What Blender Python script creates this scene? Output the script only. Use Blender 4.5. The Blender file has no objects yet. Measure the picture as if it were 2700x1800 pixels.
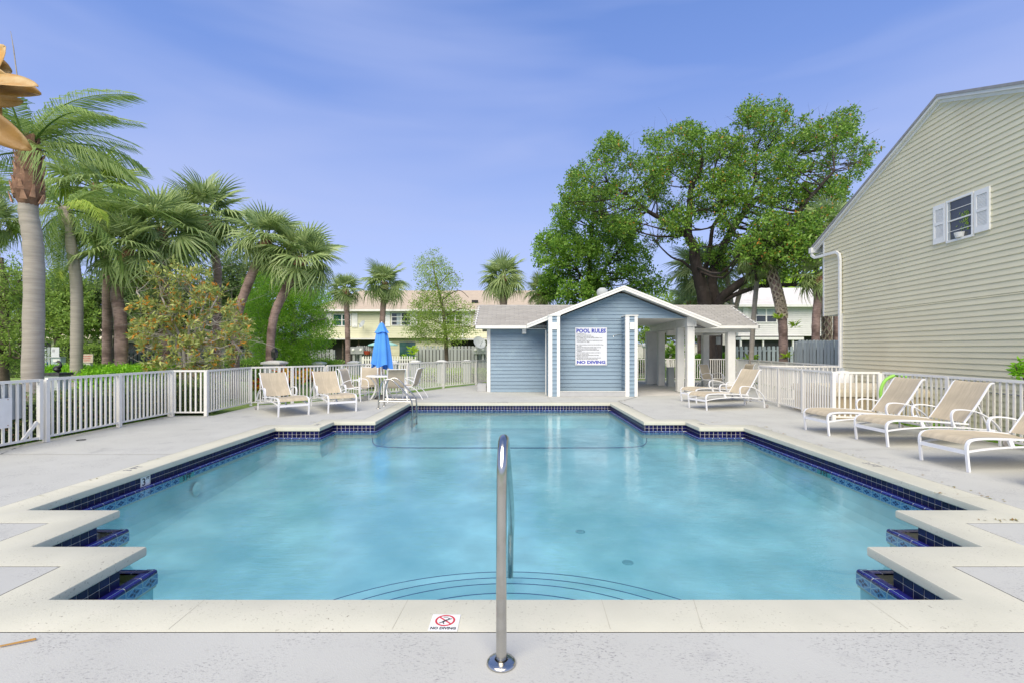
import bpy, bmesh, math, random
import numpy as np
from mathutils import Vector, Matrix, Euler

random.seed(7); rng = np.random.default_rng(11)
R = math.radians
S = bpy.context.scene
COL = S.collection
F = 1284.0; H = 1.55; CX = 1348.0; YH = 920.0

# ---------------------------------------------------------------- camera, sky, sun, exposure
cam_d = bpy.data.cameras.new('camera'); cam = bpy.data.objects.new('camera', cam_d); COL.objects.link(cam)
cam.location = (0, 0, H); cam.rotation_euler = (R(90), 0, 0)
cam_d.sensor_width = 36.0; cam_d.lens = F / 2700 * 36; cam_d.shift_y = 20 / 2700; cam_d.shift_x = 2 / 2700
cam_d.clip_start = 0.05; cam_d.clip_end = 2000
S.camera = cam
SUN_EL, SUN_AZ = 48.0, 192.0          # degrees; azimuth clockwise from +Y
w = bpy.data.worlds.new('World'); S.world = w; w.use_nodes = True
nt = w.node_tree; nt.nodes.clear(); N = nt.nodes.new; Lk = nt.links.new
out = N('ShaderNodeOutputWorld'); bg = N('ShaderNodeBackground'); bg.inputs[1].default_value = 0.10
sky = N('ShaderNodeTexSky'); sky.sky_type = 'NISHITA'; sky.sun_disc = False
sky.sun_elevation = R(SUN_EL); sky.sun_rotation = R(SUN_AZ); sky.air_density = 1.0; sky.dust_density = 0.3; sky.ozone_density = 3.0
tc = N('ShaderNodeTexCoord'); sep = N('ShaderNodeSeparateXYZ'); Lk(tc.outputs['Generated'], sep.inputs[0])
# elevation haze and thin cirrus veils mixed over the sky
ramp = N('ShaderNodeValToRGB'); Lk(sep.outputs['Z'], ramp.inputs[0])
ramp.color_ramp.elements[0].position = 0.0; ramp.color_ramp.elements[0].color = (4.7, 5.6, 9.0, 1)
ramp.color_ramp.elements[1].position = 0.75; ramp.color_ramp.elements[1].color = (.85, 1.9, 5.2, 1)
e = ramp.color_ramp.elements.new(0.22); e.color = (3.75, 4.75, 8.3, 1)
e = ramp.color_ramp.elements.new(0.48); e.color = (1.75, 2.9, 6.8, 1)
mixh = N('ShaderNodeMixRGB'); mixh.inputs[0].default_value = 0.86
Lk(sky.outputs[0], mixh.inputs[1]); Lk(ramp.outputs[0], mixh.inputs[2])
mp = N('ShaderNodeMapping'); mp.inputs['Scale'].default_value = (1.3, 1.3, 6.5); mp.inputs['Rotation'].default_value = (0, R(-9), R(65))
Lk(tc.outputs['Generated'], mp.inputs[0])
nz = N('ShaderNodeTexNoise'); nz.inputs['Scale'].default_value = 1.5; nz.inputs['Detail'].default_value = 3.5; nz.inputs['Distortion'].default_value = 0.3
nz.inputs['Roughness'].default_value = 0.45
Lk(mp.outputs[0], nz.inputs[0])
cr = N('ShaderNodeValToRGB'); Lk(nz.outputs[0], cr.inputs[0])
cr.color_ramp.elements[0].position = 0.38; cr.color_ramp.elements[0].color = (0, 0, 0, 1)
cr.color_ramp.elements[1].position = 0.8; cr.color_ramp.elements[1].color = (.62, .62, .62, 1)
mixc = N('ShaderNodeMixRGB'); Lk(cr.outputs[0], mixc.inputs[0]); Lk(mixh.outputs[0], mixc.inputs[1])
mixc.inputs[2].default_value = (4.0, 4.7, 7.5, 1)
Lk(mixc.outputs[0], bg.inputs[0]); Lk(bg.outputs[0], out.inputs[0])
sd = bpy.data.lights.new('sun', 'SUN'); sun = bpy.data.objects.new('sun', sd); COL.objects.link(sun)
sd.energy = 4.3; sd.angle = R(58); sd.color = (1.0, 0.90, 0.72)
az = R(SUN_AZ); el = R(SUN_EL)
dsun = Vector((math.sin(az) * math.cos(el), math.cos(az) * math.cos(el), math.sin(el)))
sun.rotation_euler = dsun.to_track_quat('Z', 'Y').to_euler()
vs = S.view_settings; vs.view_transform = 'Standard'; vs.look = 'None'; vs.gamma = 1; vs.exposure = 0.32; vs.use_curve_mapping = False
S.render.engine = 'CYCLES'
S.cycles.transparent_max_bounces = 24; S.cycles.max_bounces = 8

# ---------------------------------------------------------------- helpers
def G(px, py, z=0.0):
    Y = (H - z) * F / (py - YH); return Vector(((px - CX) * Y / F, Y, z))
def at(px, py, Y):
    return Vector(((px - CX) * Y / F, Y, H - (py - YH) * Y / F))
def tagp(o, label=None, cat=None, group=None, kind=None):
    if label: o['label'] = label
    if cat: o['category'] = cat
    if group: o['group'] = group
    if kind: o['kind'] = kind
    return o
def thing(name, label, cat, loc=(0, 0, 0), rz=0.0, group=None):
    o = bpy.data.objects.new(name, None); COL.objects.link(o); o.empty_display_size = .2
    o.location = loc; o.rotation_euler = (0, 0, rz)
    return tagp(o, label, cat, group)
def link(name, me, parent=None, loc=(0, 0, 0), rot=(0, 0, 0), scale=None):
    o = bpy.data.objects.new(name, me); COL.objects.link(o); o.parent = parent
    o.location = loc; o.rotation_euler = rot
    if scale: o.scale = scale
    return o
def copy_tree(o, parent=None):
    c = o.copy(); COL.objects.link(c); c.parent = parent
    for ch in [x for x in bpy.data.objects if x.parent == o]:
        copy_tree(ch, c)
    return c

class MB:
    def __init__(s): s.v = []; s.f = []
    def quad(s, a, b, c, d):
        n = len(s.v); s.v += [tuple(a), tuple(b), tuple(c), tuple(d)]; s.f.append((n, n+1, n+2, n+3)); return s
    def poly(s, pts):
        n = len(s.v); s.v += [tuple(p) for p in pts]; s.f.append(tuple(range(n, n+len(pts)))); return s
    def box(s, x0, x1, y0, y1, z0, z1):
        n = len(s.v)
        s.v += [(x0,y0,z0),(x1,y0,z0),(x1,y1,z0),(x0,y1,z0),(x0,y0,z1),(x1,y0,z1),(x1,y1,z1),(x0,y1,z1)]
        s.f += [(n,n+3,n+2,n+1),(n+4,n+5,n+6,n+7),(n,n+1,n+5,n+4),(n+1,n+2,n+6,n+5),(n+2,n+3,n+7,n+6),(n+3,n,n+4,n+7)]; return s
    def hexa(s, p):   # 8 points: 4 bottom, 4 top
        n = len(s.v); s.v += [tuple(q) for q in p]
        s.f += [(n,n+3,n+2,n+1),(n+4,n+5,n+6,n+7),(n,n+1,n+5,n+4),(n+1,n+2,n+6,n+5),(n+2,n+3,n+7,n+6),(n+3,n,n+4,n+7)]; return s
    def bar(s, a, b, wd, ht, up=(0, 0, 1)):   # rectangular bar from a to b
        a = Vector(a); b = Vector(b); d = (b-a).normalized(); up = Vector(up)
        if abs(d.dot(up)) > .98: up = Vector((1, 0, 0))
        sd_ = d.cross(up).normalized() * wd/2; u = sd_.cross(d).normalized() * ht/2
        return s.hexa([a-sd_-u, a+sd_-u, b+sd_-u, b-sd_-u, a-sd_+u, a+sd_+u, b+sd_+u, b-sd_+u])
    def ribbon(s, pts, wd, ht, up=(0, 1, 0)):   # mitred flat bar along a path; wd along 'up'
        pts = [Vector(p) for p in pts]; up = Vector(up).normalized(); n = len(s.v); m = len(pts)
        for i, p in enumerate(pts):
            t = (pts[min(i+1, m-1)] - pts[max(i-1, 0)]).normalized()
            nn = up.cross(t).normalized() * ht/2; u = up * wd/2
            s.v += [tuple(p-u-nn), tuple(p+u-nn), tuple(p+u+nn), tuple(p-u+nn)]
        for i in range(m-1):
            for k in range(4):
                a = n+i*4+k; b = n+i*4+(k+1) % 4; s.f.append((a, b, b+4, a+4))
        s.f.append((n+3, n+2, n+1, n)); e_ = n+(m-1)*4; s.f.append((e_, e_+1, e_+2, e_+3)); return s
    def tube(s, pts, r, sides=8, cap=True):
        pts = [Vector(p) for p in pts]; m = len(pts); rr = r if hasattr(r, '__len__') else [r]*m
        n = len(s.v); prev = None
        for i, p in enumerate(pts):
            t = (pts[min(i+1, m-1)] - pts[max(i-1, 0)])
            t = t.normalized() if t.length > 1e-9 else Vector((0, 0, 1))
            if prev is None:
                a = Vector((1, 0, 0)) if abs(t.x) < .9 else Vector((0, 1, 0)); u = t.cross(a).normalized()
            else:
                u = (prev - t*prev.dot(t)).normalized()
            prev = u; v_ = t.cross(u)
            for k in range(sides):
                an = 2*math.pi*k/sides; q = p + (u*math.cos(an)+v_*math.sin(an))*rr[i]; s.v.append(tuple(q))
        for i in range(m-1):
            for k in range(sides):
                a = n+i*sides+k; b = n+i*sides+(k+1) % sides; s.f.append((a, b, b+sides, a+sides))
        if cap:
            s.f.append(tuple(n+k for k in range(sides))[::-1]); e_ = n+(m-1)*sides; s.f.append(tuple(e_+k for k in range(sides)))
        return s
    def lathe(s, prof, c=(0, 0, 0), sides=16, fold=0, nf=8):
        n = len(s.v); c = Vector(c)
        for i, (r_, z) in enumerate(prof):
            for k in range(sides):
                a = 2*math.pi*k/sides; rr = r_*(1+fold*math.cos(nf*a+i*.35)); s.v.append((c.x+rr*math.cos(a), c.y+rr*math.sin(a), c.z+z))
        for i in range(len(prof)-1):
            for k in range(sides):
                a = n+i*sides+k; b = n+i*sides+(k+1) % sides; s.f.append((a, b, b+sides, a+sides))
        return s
    def mesh(s, name, mat, smooth=False, off=None):
        me = bpy.data.meshes.new(name)
        v = s.v if off is None else [(a-off[0], b-off[1], c-off[2]) for a, b, c in s.v]
        me.from_pydata(v, [], s.f)
        bm_ = bmesh.new(); bm_.from_mesh(me); bmesh.ops.recalc_face_normals(bm_, faces=bm_.faces); bm_.to_mesh(me); bm_.free()
        me.materials.append(mat)
        if smooth:
            me.polygons.foreach_set('use_smooth', [True]*len(me.polygons))
            try: me.set_sharp_from_angle(angle=R(smooth if smooth is not True else 40))
            except Exception: pass
        me.update(); return me
    def obj(s, name, mat, parent=None, smooth=False, world=False):
        off = tuple(parent.location) if (world and parent) else None
        return link(name, s.mesh(name, mat, smooth, off), parent)
def np_quads(name, V, mat, off=None):
    """V: (n,4,3) array of quads -> mesh"""
    n = len(V); V = V.reshape(-1, 3)
    if off is not None: V = V - np.array(off)
    me = bpy.data.meshes.new(name)
    me.vertices.add(n*4); me.vertices.foreach_set('co', V.astype(np.float32).ravel())
    me.loops.add(n*4); me.loops.foreach_set('vertex_index', np.arange(n*4, dtype=np.int32))
    me.polygons.add(n); me.polygons.foreach_set('loop_start', np.arange(0, n*4, 4, dtype=np.int32))
    try: me.polygons.foreach_set('loop_total', np.full(n, 4, dtype=np.int32))
    except Exception: pass
    me.update(calc_edges=True); me.materials.append(mat); return me
def smoothpts(pts, n=3):
    """Catmull-Rom resample"""
    P = [Vector(p) for p in pts]; out_ = []
    for i in range(len(P)-1):
        p0 = P[max(i-1, 0)]; p1 = P[i]; p2 = P[i+1]; p3 = P[min(i+2, len(P)-1)]
        for k in range(n):
            t = k/n; out_.append(.5*((2*p1)+(p2-p0)*t+(2*p0-5*p1+4*p2-p3)*t*t+(3*p1-p0-3*p2+p3)*t**3))
    out_.append(P[-1]); return out_

# ---------------------------------------------------------------- materials
def nodes(m):
    m.use_nodes = True; t = m.node_tree; return t, t.nodes['Principled BSDF'], t.nodes['Material Output']
def pm(name, c, rough=.6, var=.12, scale=4, bump=0, bscale=60, metal=0, island=0.0, spec=.5, stain=None, stretch=None, coord='Object', detail=4, coat=0):
    m = bpy.data.materials.new(name); t, b, o = nodes(m); n = t.nodes.new; l = t.links.new
    tcn = n('ShaderNodeTexCoord'); src = tcn.outputs[coord]
    if stretch:
        mpn = n('ShaderNodeMapping'); mpn.inputs['Scale'].default_value = stretch; l(src, mpn.inputs[0]); src = mpn.outputs[0]
    nzn = n('ShaderNodeTexNoise'); nzn.inputs['Scale'].default_value = scale; nzn.inputs['Detail'].default_value = detail; l(src, nzn.inputs[0])
    mr = n('ShaderNodeMapRange'); mr.inputs[1].default_value = .3; mr.inputs[2].default_value = .7
    mr.inputs[3].default_value = 1-var; mr.inputs[4].default_value = 1+var; l(nzn.outputs[0], mr.inputs[0])
    fac = mr.outputs[0]
    if island:
        g = n('ShaderNodeNewGeometry'); mi = n('ShaderNodeMapRange'); mi.inputs[3].default_value = 1-island; mi.inputs[4].default_value = 1+island
        oi = n('ShaderNodeObjectInfo'); ad = n('ShaderNodeMath'); ad.operation = 'ADD'; l(g.outputs['Random Per Island'], ad.inputs[0]); l(oi.outputs['Random'], ad.inputs[1])
        fr = n('ShaderNodeMath'); fr.operation = 'FRACT'; l(ad.outputs[0], fr.inputs[0])
        l(fr.outputs[0], mi.inputs[0]); mu = n('ShaderNodeMath'); mu.operation = 'MULTIPLY'; l(mi.outputs[0], mu.inputs[0]); l(fac, mu.inputs[1]); fac = mu.outputs[0]
    hs = n('ShaderNodeVectorMath'); hs.operation = 'SCALE'; hs.inputs[0].default_value = c[:3]; l(fac, hs.inputs['Scale'])
    colr = hs.outputs[0]
    if stain:   # (colour, scale, lo, hi, amount)
        s2 = n('ShaderNodeTexNoise'); s2.inputs['Scale'].default_value = stain[1]; s2.inputs['Detail'].default_value = 5; l(tcn.outputs[coord], s2.inputs[0])
        r2 = n('ShaderNodeMapRange'); r2.inputs[1].default_value = stain[2]; r2.inputs[2].default_value = stain[3]; r2.inputs[4].default_value = stain[4]; l(s2.outputs[0], r2.inputs[0])
        mx = n('ShaderNodeMixRGB'); l(r2.outputs[0], mx.inputs[0]); l(colr, mx.inputs[1]); mx.inputs[2].default_value = (*stain[0], 1); colr = mx.outputs[0]
    l(colr, b.inputs['Base Color']); b.inputs['Roughness'].default_value = rough; b.inputs['Metallic'].default_value = metal
    b.inputs['Specular IOR Level'].default_value = spec
    if coat: b.inputs['Coat Weight'].default_value = coat
    if bump:
        nb = n('ShaderNodeTexNoise'); nb.inputs['Scale'].default_value = bscale; nb.inputs['Detail'].default_value = 4; l(src, nb.inputs[0])
        bp = n('ShaderNodeBump'); bp.inputs['Strength'].default_value = 1; bp.inputs['Distance'].default_value = bump; l(nb.outputs[0], bp.inputs['Height']); l(bp.outputs[0], b.inputs['Normal'])
    return m
def leafmat(name, c1, c2, trans=.35, rough=.45, c3=None, p3=.9, spec=.35):
    m = bpy.data.materials.new(name); t, b, o = nodes(m); n = t.nodes.new; l = t.links.new
    g = n('ShaderNodeNewGeometry'); oi = n('ShaderNodeObjectInfo'); ad = n('ShaderNodeMath'); ad.operation = 'ADD'
    l(g.outputs['Random Per Island'], ad.inputs[0]); l(oi.outputs['Random'], ad.inputs[1]); fr = n('ShaderNodeMath'); fr.operation = 'FRACT'; l(ad.outputs[0], fr.inputs[0])
    cr_ = n('ShaderNodeValToRGB'); l(fr.outputs[0], cr_.inputs[0])
    cr_.color_ramp.elements[0].color = (*c1, 1); cr_.color_ramp.elements[1].color = (*c2, 1)
    if c3:
        cr_.color_ramp.elements[1].position = p3-.02; e_ = cr_.color_ramp.elements.new(p3); e_.color = (*c3, 1)
    l(cr_.outputs[0], b.inputs['Base Color']); b.inputs['Roughness'].default_value = rough; b.inputs['Specular IOR Level'].default_value = spec
    tr = n('ShaderNodeBsdfTranslucent'); ms = n('ShaderNodeMixShader'); ms.inputs[0].default_value = trans
    hs = n('ShaderNodeHueSaturation'); hs.inputs['Value'].default_value = 1.4; hs.inputs['Hue'].default_value = .49; l(cr_.outputs[0], hs.inputs['Color']); l(hs.outputs[0], tr.inputs[0])
    l(b.outputs[0], ms.inputs[1]); l(tr.outputs[0], ms.inputs[2]); l(ms.outputs[0], o.inputs[0]); return m

M = {}
# deck: grey-lavender painted concrete with pits and faint scuffs
M['deck'] = pm('painted_deck', (.455, .458, .425), .75, .05, .9, .0015, 130, stain=((.40, .385, .38), 26, .60, .74, .35), detail=8)
def add_flecks(m, scale, lo, hi, col, amt, stretch=(1, 1, 1), rand=.8):
    t = m.node_tree; b = t.nodes['Principled BSDF']; n = t.nodes.new; l = t.links.new
    src = b.inputs['Base Color'].links[0].from_socket
    tcn = n('ShaderNodeTexCoord'); mpn = n('ShaderNodeMapping'); mpn.inputs['Scale'].default_value = stretch; mpn.inputs['Rotation'].default_value = (0, 0, .6); l(tcn.outputs['Object'], mpn.inputs[0])
    vo = n('ShaderNodeTexNoise'); vo.inputs['Scale'].default_value = scale; vo.inputs['Detail'].default_value = 3; vo.inputs['Distortion'].default_value = rand; l(mpn.outputs[0], vo.inputs[0])
    big = n('ShaderNodeTexNoise'); big.inputs['Scale'].default_value = 2.2; big.inputs['Detail'].default_value = 3; l(tcn.outputs['Object'], big.inputs[0])
    r_ = n('ShaderNodeMapRange'); r_.inputs[1].default_value = lo; r_.inputs[2].default_value = hi; r_.inputs[4].default_value = amt; l(vo.outputs[0], r_.inputs[0])
    r3 = n('ShaderNodeMapRange'); r3.inputs[1].default_value = .42; r3.inputs[2].default_value = .6; l(big.outputs[0], r3.inputs[0])
    mu = n('ShaderNodeMath'); mu.operation = 'MULTIPLY'; l(r_.outputs[0], mu.inputs[0]); l(r3.outputs[0], mu.inputs[1])
    mx = n('ShaderNodeMixRGB'); l(mu.outputs[0], mx.inputs[0]); l(src, mx.inputs[1]); mx.inputs[2].default_value = (*col, 1); l(mx.outputs[0], b.inputs['Base Color'])
add_flecks(M['deck'], 52, .555, .66, (.24, .235, .23), .85, (1, 2.0, 1))
add_flecks(M['deck'], 3.2, .58, .72, (.34, .34, .33), .55)
add_flecks(M['deck'], 1.7, .66, .72, (.30, .30, .29), .5)
M['coping'] = pm('cream_coping', (.515, .508, .418), .7, .05, 2.5, .002, 90, stain=((.55, .52, .44), 5, .55, .8, .35), detail=7)
add_flecks(M['coping'], 62, .635, .69, (.20, .18, .14), .85)
M['plaster'] = pm('pool_plaster', (.47, .74, .80), .7, .13, 2.2, 0, stain=((.27, .54, .62), 1.0, .38, .68, .9), detail=7)
M['concrete'] = pm('wet_concrete', (.33, .31, .24), .6, .18, 6, .002, 60)
M['grout'] = pm('grout', (.62, .58, .52), .8, .06, 30)
M['navy'] = pm('navy_glazed_tile', (.006, .007, .055), .32, .2, 8, island=.4, spec=.22)
M['cobalt'] = pm('cobalt_bullnose', (.018, .019, .16), .22, .2, 8, island=.2, spec=.35)
M['line'] = pm('blue_line_tile', (.03, .09, .26), .3, .1, 8)
M['white'] = pm('white_paint', (.80, .80, .78), .45, .04, 6, stain=((.5, .46, .40), 9, .66, .82, .3))
M['alu'] = pm('white_powder_coat', (.79, .775, .725), .4, .03, 6, stain=((.6, .56, .48), 7, .62, .8, .3))
M['lounge'] = pm('white_lounger_frame', (.77, .78, .80), .3, .03, 6)
M['wood_white'] = pm('white_trim_board', (.74, .74, .71), .5, .05, 4, .0008, 40, stain=((.55, .53, .47), 3, .6, .8, .35), stretch=None)
M['blue'] = pm('blue_siding', (.205, .29, .37), .55, .07, 2.2, .0006, 60, island=.05, stain=((.33, .46, .50), 2.2, .58, .8, .35), stretch=(1, 1, 14))
M['beige'] = pm('beige_siding', (.71, .665, .475), .5, .04, 1.4, .0005, 60, island=.02, stain=((.60, .50, .30), .55, .52, .75, .30))
M['yellow'] = pm('pale_yellow_siding', (.62, .61, .43), .55, .04, 2, island=.03)
M['whiteside'] = pm('white_siding', (.66, .66, .64), .55, .04, 2, island=.03)
M['shingle'] = pm('light_shingle', (.36, .345, .315), .85, .10, 7, .002, 220, island=.09, stain=((.36, .34, .28), 3, .58, .75, .4))
M['shingle_far'] = pm('tan_roof', (.47, .39, .30), .85, .08, 3, island=.06)
M['shingle_white'] = pm('pale_roof', (.62, .60, .58), .85, .06, 3, island=.05)
M['shingle_edge'] = pm('grey_roof_edge', (.30, .30, .31), .85, .1, 8, .002, 100)
M['steel'] = pm('stainless_steel', (.52, .51, .48), .22, .10, 5, metal=1, stain=((.30, .27, .21), 14, .5, .8, .5))
M['sling'] = pm('tan_sling_fabric', (.465, .40, .29), .8, .12, 3.5, .0006, 260, stain=((.35, .305, .225), 3, .48, .70, .6), stretch=(1, 9, 1))
M['sling_chair'] = pm('chair_sling_fabric', (.46, .405, .31), .8, .08, 3.5, .0006, 260)  # patio chair fabric, even tan close to the lounger sling
M['umbrella'] = pm('blue_umbrella_cloth', (.07, .28, .78), .75, .10, 3, .002, 30)
M['rubber'] = pm('grey_wheel', (.33, .31, .30), .7, .1, 9)
M['dark'] = pm('dark_interior', (.012, .012, .012), .9, .2, 3)
M['curb'] = pm('grey_curb', (.40, .41, .42), .7, .06, 5)
M['screen'] = pm('porch_screen', (.03, .03, .028), .6, .4, 1.5)
M['black'] = pm('black_metal', (.012, .012, .012), .4, .1, 9)
M['greyfence'] = pm('grey_fence_wood', (.34, .36, .36), .75, .10, 3, .001, 40, island=.09, stretch=(1, 1, .2))
M['greyfence2'] = pm('bluegrey_fence_wood', (.36, .41, .43), .75, .10, 3, .001, 40, island=.09)
M['pillar'] = pm('grey_pillar', (.40, .43, .43), .7, .06, 4)
M['glass'] = pm('window_glass', (.04, .045, .045), .04, .4, 1.5, spec=.8)
M['glassg'] = pm('green_window_glass', (.03, .09, .08), .05, .3, 1.5, spec=.8)
M['curtain'] = pm('pale_curtain', (.35, .42, .45), .8, .2, 12, stretch=(6, 1, .2))
M['tile_white'] = pm('white_marker_tile', (.74, .74, .72), .3, .05, 12)
M['red'] = pm('red_print', (.55, .03, .04), .5, .05, 12)
M['ink'] = pm('black_print', (.03, .03, .035), .5, .05, 12)
M['inkgrey'] = pm('grey_print', (.16, .16, .19), .5, .05, 12)
M['blueprint'] = pm('blue_print', (.03, .045, .38), .45, .05, 12)
M['signboard'] = pm('white_sign_panel', (.64, .66, .70), .35, .03, 6)
M['tan'] = pm('spa_cover_vinyl', (.60, .53, .40), .5, .06, 4, .002, 12)
M['tan2'] = pm('spa_skirt', (.50, .41, .27), .6, .06, 4)
M['lime'] = pm('lime_foam', (.30, .62, .10), .6, .05, 6)
M['redpot'] = pm('red_pot', (.45, .07, .04), .6, .1, 6)
M['aqua'] = pm('aqua_marker_tile', (.12, .42, .42), .25, .1, 8)
M['bark'] = pm('dark_bark', (.038, .029, .025), .9, .4, 5, .02, 14, stretch=(1, 1, .35), stain=((.10, .085, .075), 3, .55, .75, .5))
M['palmgrey'] = pm('grey_palm_bark', (.35, .315, .27), .9, .14, 6, .006, 20, stretch=(.5, .5, 5), stain=((.17, .13, .10), 2, .6, .8, .5))
M['palmbrown'] = pm('brown_palm_bark', (.30, .215, .19), .9, .3, 6, .014, 14, stretch=(1, 1, 5), stain=((.09, .055, .045), 1.6, .5, .64, .85))
M['palmred'] = pm('rusty_palm_boots', (.36, .20, .13), .9, .35, 8, .012, 16, island=.55, stain=((.14, .07, .045), 5, .5, .7, .6))
M['boot'] = pm('pale_leaf_boots', (.42, .36, .28), .9, .3, 8, .004, 30, island=.3)
M['twig'] = pm('pale_twigs', (.42, .38, .35), .9, .2, 8)
M['trunkd'] = pm('brown_trunk', (.11, .085, .065), .9, .3, 6, .01, 14)
M['petiole'] = pm('green_petiole', (.16, .22, .07), .6, .15, 6)
M['tealwood'] = pm('teal_chair_paint', (.03, .30, .28), .5, .1, 6)
M['bluewood'] = pm('blue_chair_paint', (.03, .17, .33), .5, .1, 6)
M['oldwood'] = pm('faded_sign_wood', (.55, .47, .37), .7, .12, 8)
M['stone'] = pm('dark_stone', (.045, .045, .045), .6, .5, 14, .004, 30)
M['soil'] = pm('mulch', (.12, .07, .045), .95, .4, 20, .02, 40)
M['paving'] = pm('pale_wall', (.62, .60, .56), .8, .05, 3)
# vegetation
M['lf_sabal'] = leafmat('sabal_fan_leaf', (.15, .235, .07), (.43, .53, .22), .32, .36, spec=.5)
M['lf_sabal2'] = leafmat('silver_fan_leaf', (0.240, 0.345, 0.150), (0.450, 0.540, 0.285), .28, .4, spec=.5)
M['lf_queen'] = leafmat('queen_frond', (.12, .22, .05), (.31, .42, .12), .38, .4)
M['lf_lime'] = leafmat('lime_frond', (.24, .37, .05), (.50, .60, .12), .5, .45)
M['lf_tree'] = leafmat('glossy_green_leaf', (.055, .16, .018), (.28, .45, .07), .34, .33, (.60, .24, .05), .99)
M['lf_tree2'] = leafmat('deep_green_leaf', (.08, .22, .025), (.34, .54, .09), .38, .33)
M['lf_oak'] = leafmat('grey_green_leaf', (0.068, 0.128, 0.042), (0.195, 0.285, 0.090), .35, .5)
M['lf_oakl'] = leafmat('mid_green_leaf', (0.150, 0.255, 0.053), (0.315, 0.465, 0.090), .4, .5)
M['lf_cyp'] = leafmat('bright_feather_leaf', (.13, .31, .028), (.36, .60, .065), .45, .55)
M['lf_spar'] = leafmat('pale_lacy_leaf', (0.210, 0.345, 0.053), (0.405, 0.540, 0.120), .45, .55)
M['lf_mag'] = leafmat('magnolia_leaf', (.20, .29, .07), (.62, .66, .24), .35, .4, (.70, .32, .04), .87)
M['lf_magu'] = leafmat('magnolia_underside', (.46, .26, .07), (.58, .38, .13), .35, .45)
M['lf_hedge'] = leafmat('bright_hedge_leaf', (0.150, 0.390, 0.022), (0.360, 0.690, 0.045), .4, .5)
M['lf_hedge2'] = leafmat('dull_hedge_leaf', (0.083, 0.150, 0.045), (0.255, 0.345, 0.120), .35, .5, (0.300, 0.180, 0.090), .9)
M['lf_shrub'] = leafmat('yellow_green_leaf', (0.240, 0.450, 0.030), (0.540, 0.720, 0.060), .4, .5)
M['lf_croton'] = leafmat('croton_leaf', (0.450, 0.045, 0.030), (0.850, 0.630, 0.030), .35, .4, (0.150, 0.330, 0.030), .75)

def grass_mat():
    m = pm('lawn_grass', (.16, .27, .05), .9, .25, 9, .02, 70, stain=((.24, .30, .09), .7, .45, .65, .8)); return m
M['grass'] = grass_mat()
def water_mat():
    m = bpy.data.materials.new('pool_water'); t, b, o = nodes(m); t.nodes.remove(b); n = t.nodes.new; l = t.links.new
    tcn = n('ShaderNodeTexCoord')
    m1 = n('ShaderNodeMapping'); m1.inputs['Scale'].default_value = (1, 2.6, 1); l(tcn.outputs['Object'], m1.inputs[0])
    n1 = n('ShaderNodeTexNoise'); n1.inputs['Scale'].default_value = 7; n1.inputs['Detail'].default_value = 3; n1.inputs['Distortion'].default_value = .6; l(m1.outputs[0], n1.inputs[0])
    n2 = n('ShaderNodeTexNoise'); n2.inputs['Scale'].default_value = .6; n2.inputs['Detail'].default_value = 2; l(tcn.outputs['Object'], n2.inputs[0])
    r_ = n('ShaderNodeMapRange'); r_.inputs[1].default_value = .35; r_.inputs[2].default_value = .65; r_.inputs[3].default_value = .25; l(n2.outputs[0], r_.inputs[0])
    mu = n('ShaderNodeMath'); mu.operation = 'MULTIPLY'; l(n1.outputs[0], mu.inputs[0]); l(r_.outputs[0], mu.inputs[1])
    bp = n('ShaderNodeBump'); bp.inputs['Distance'].default_value = .012; bp.inputs['Strength'].default_value = .6; l(mu.outputs[0], bp.inputs['Height'])
    fr = n('ShaderNodeFresnel'); fr.inputs['IOR'].default_value = 1.42; l(bp.outputs[0], fr.inputs['Normal'])
    gl = n('ShaderNodeBsdfGlossy'); gl.inputs['Roughness'].default_value = .02; l(bp.outputs[0], gl.inputs['Normal'])
    tr = n('ShaderNodeBsdfTransparent'); tr.inputs[0].default_value = (.80, .94, .965, 1)
    ms = n('ShaderNodeMixShader'); l(fr.outputs[0], ms.inputs[0]); l(tr.outputs[0], ms.inputs[1]); l(gl.outputs[0], ms.inputs[2]); l(ms.outputs[0], o.inputs[0])
    return m
M['water'] = water_mat()
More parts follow.
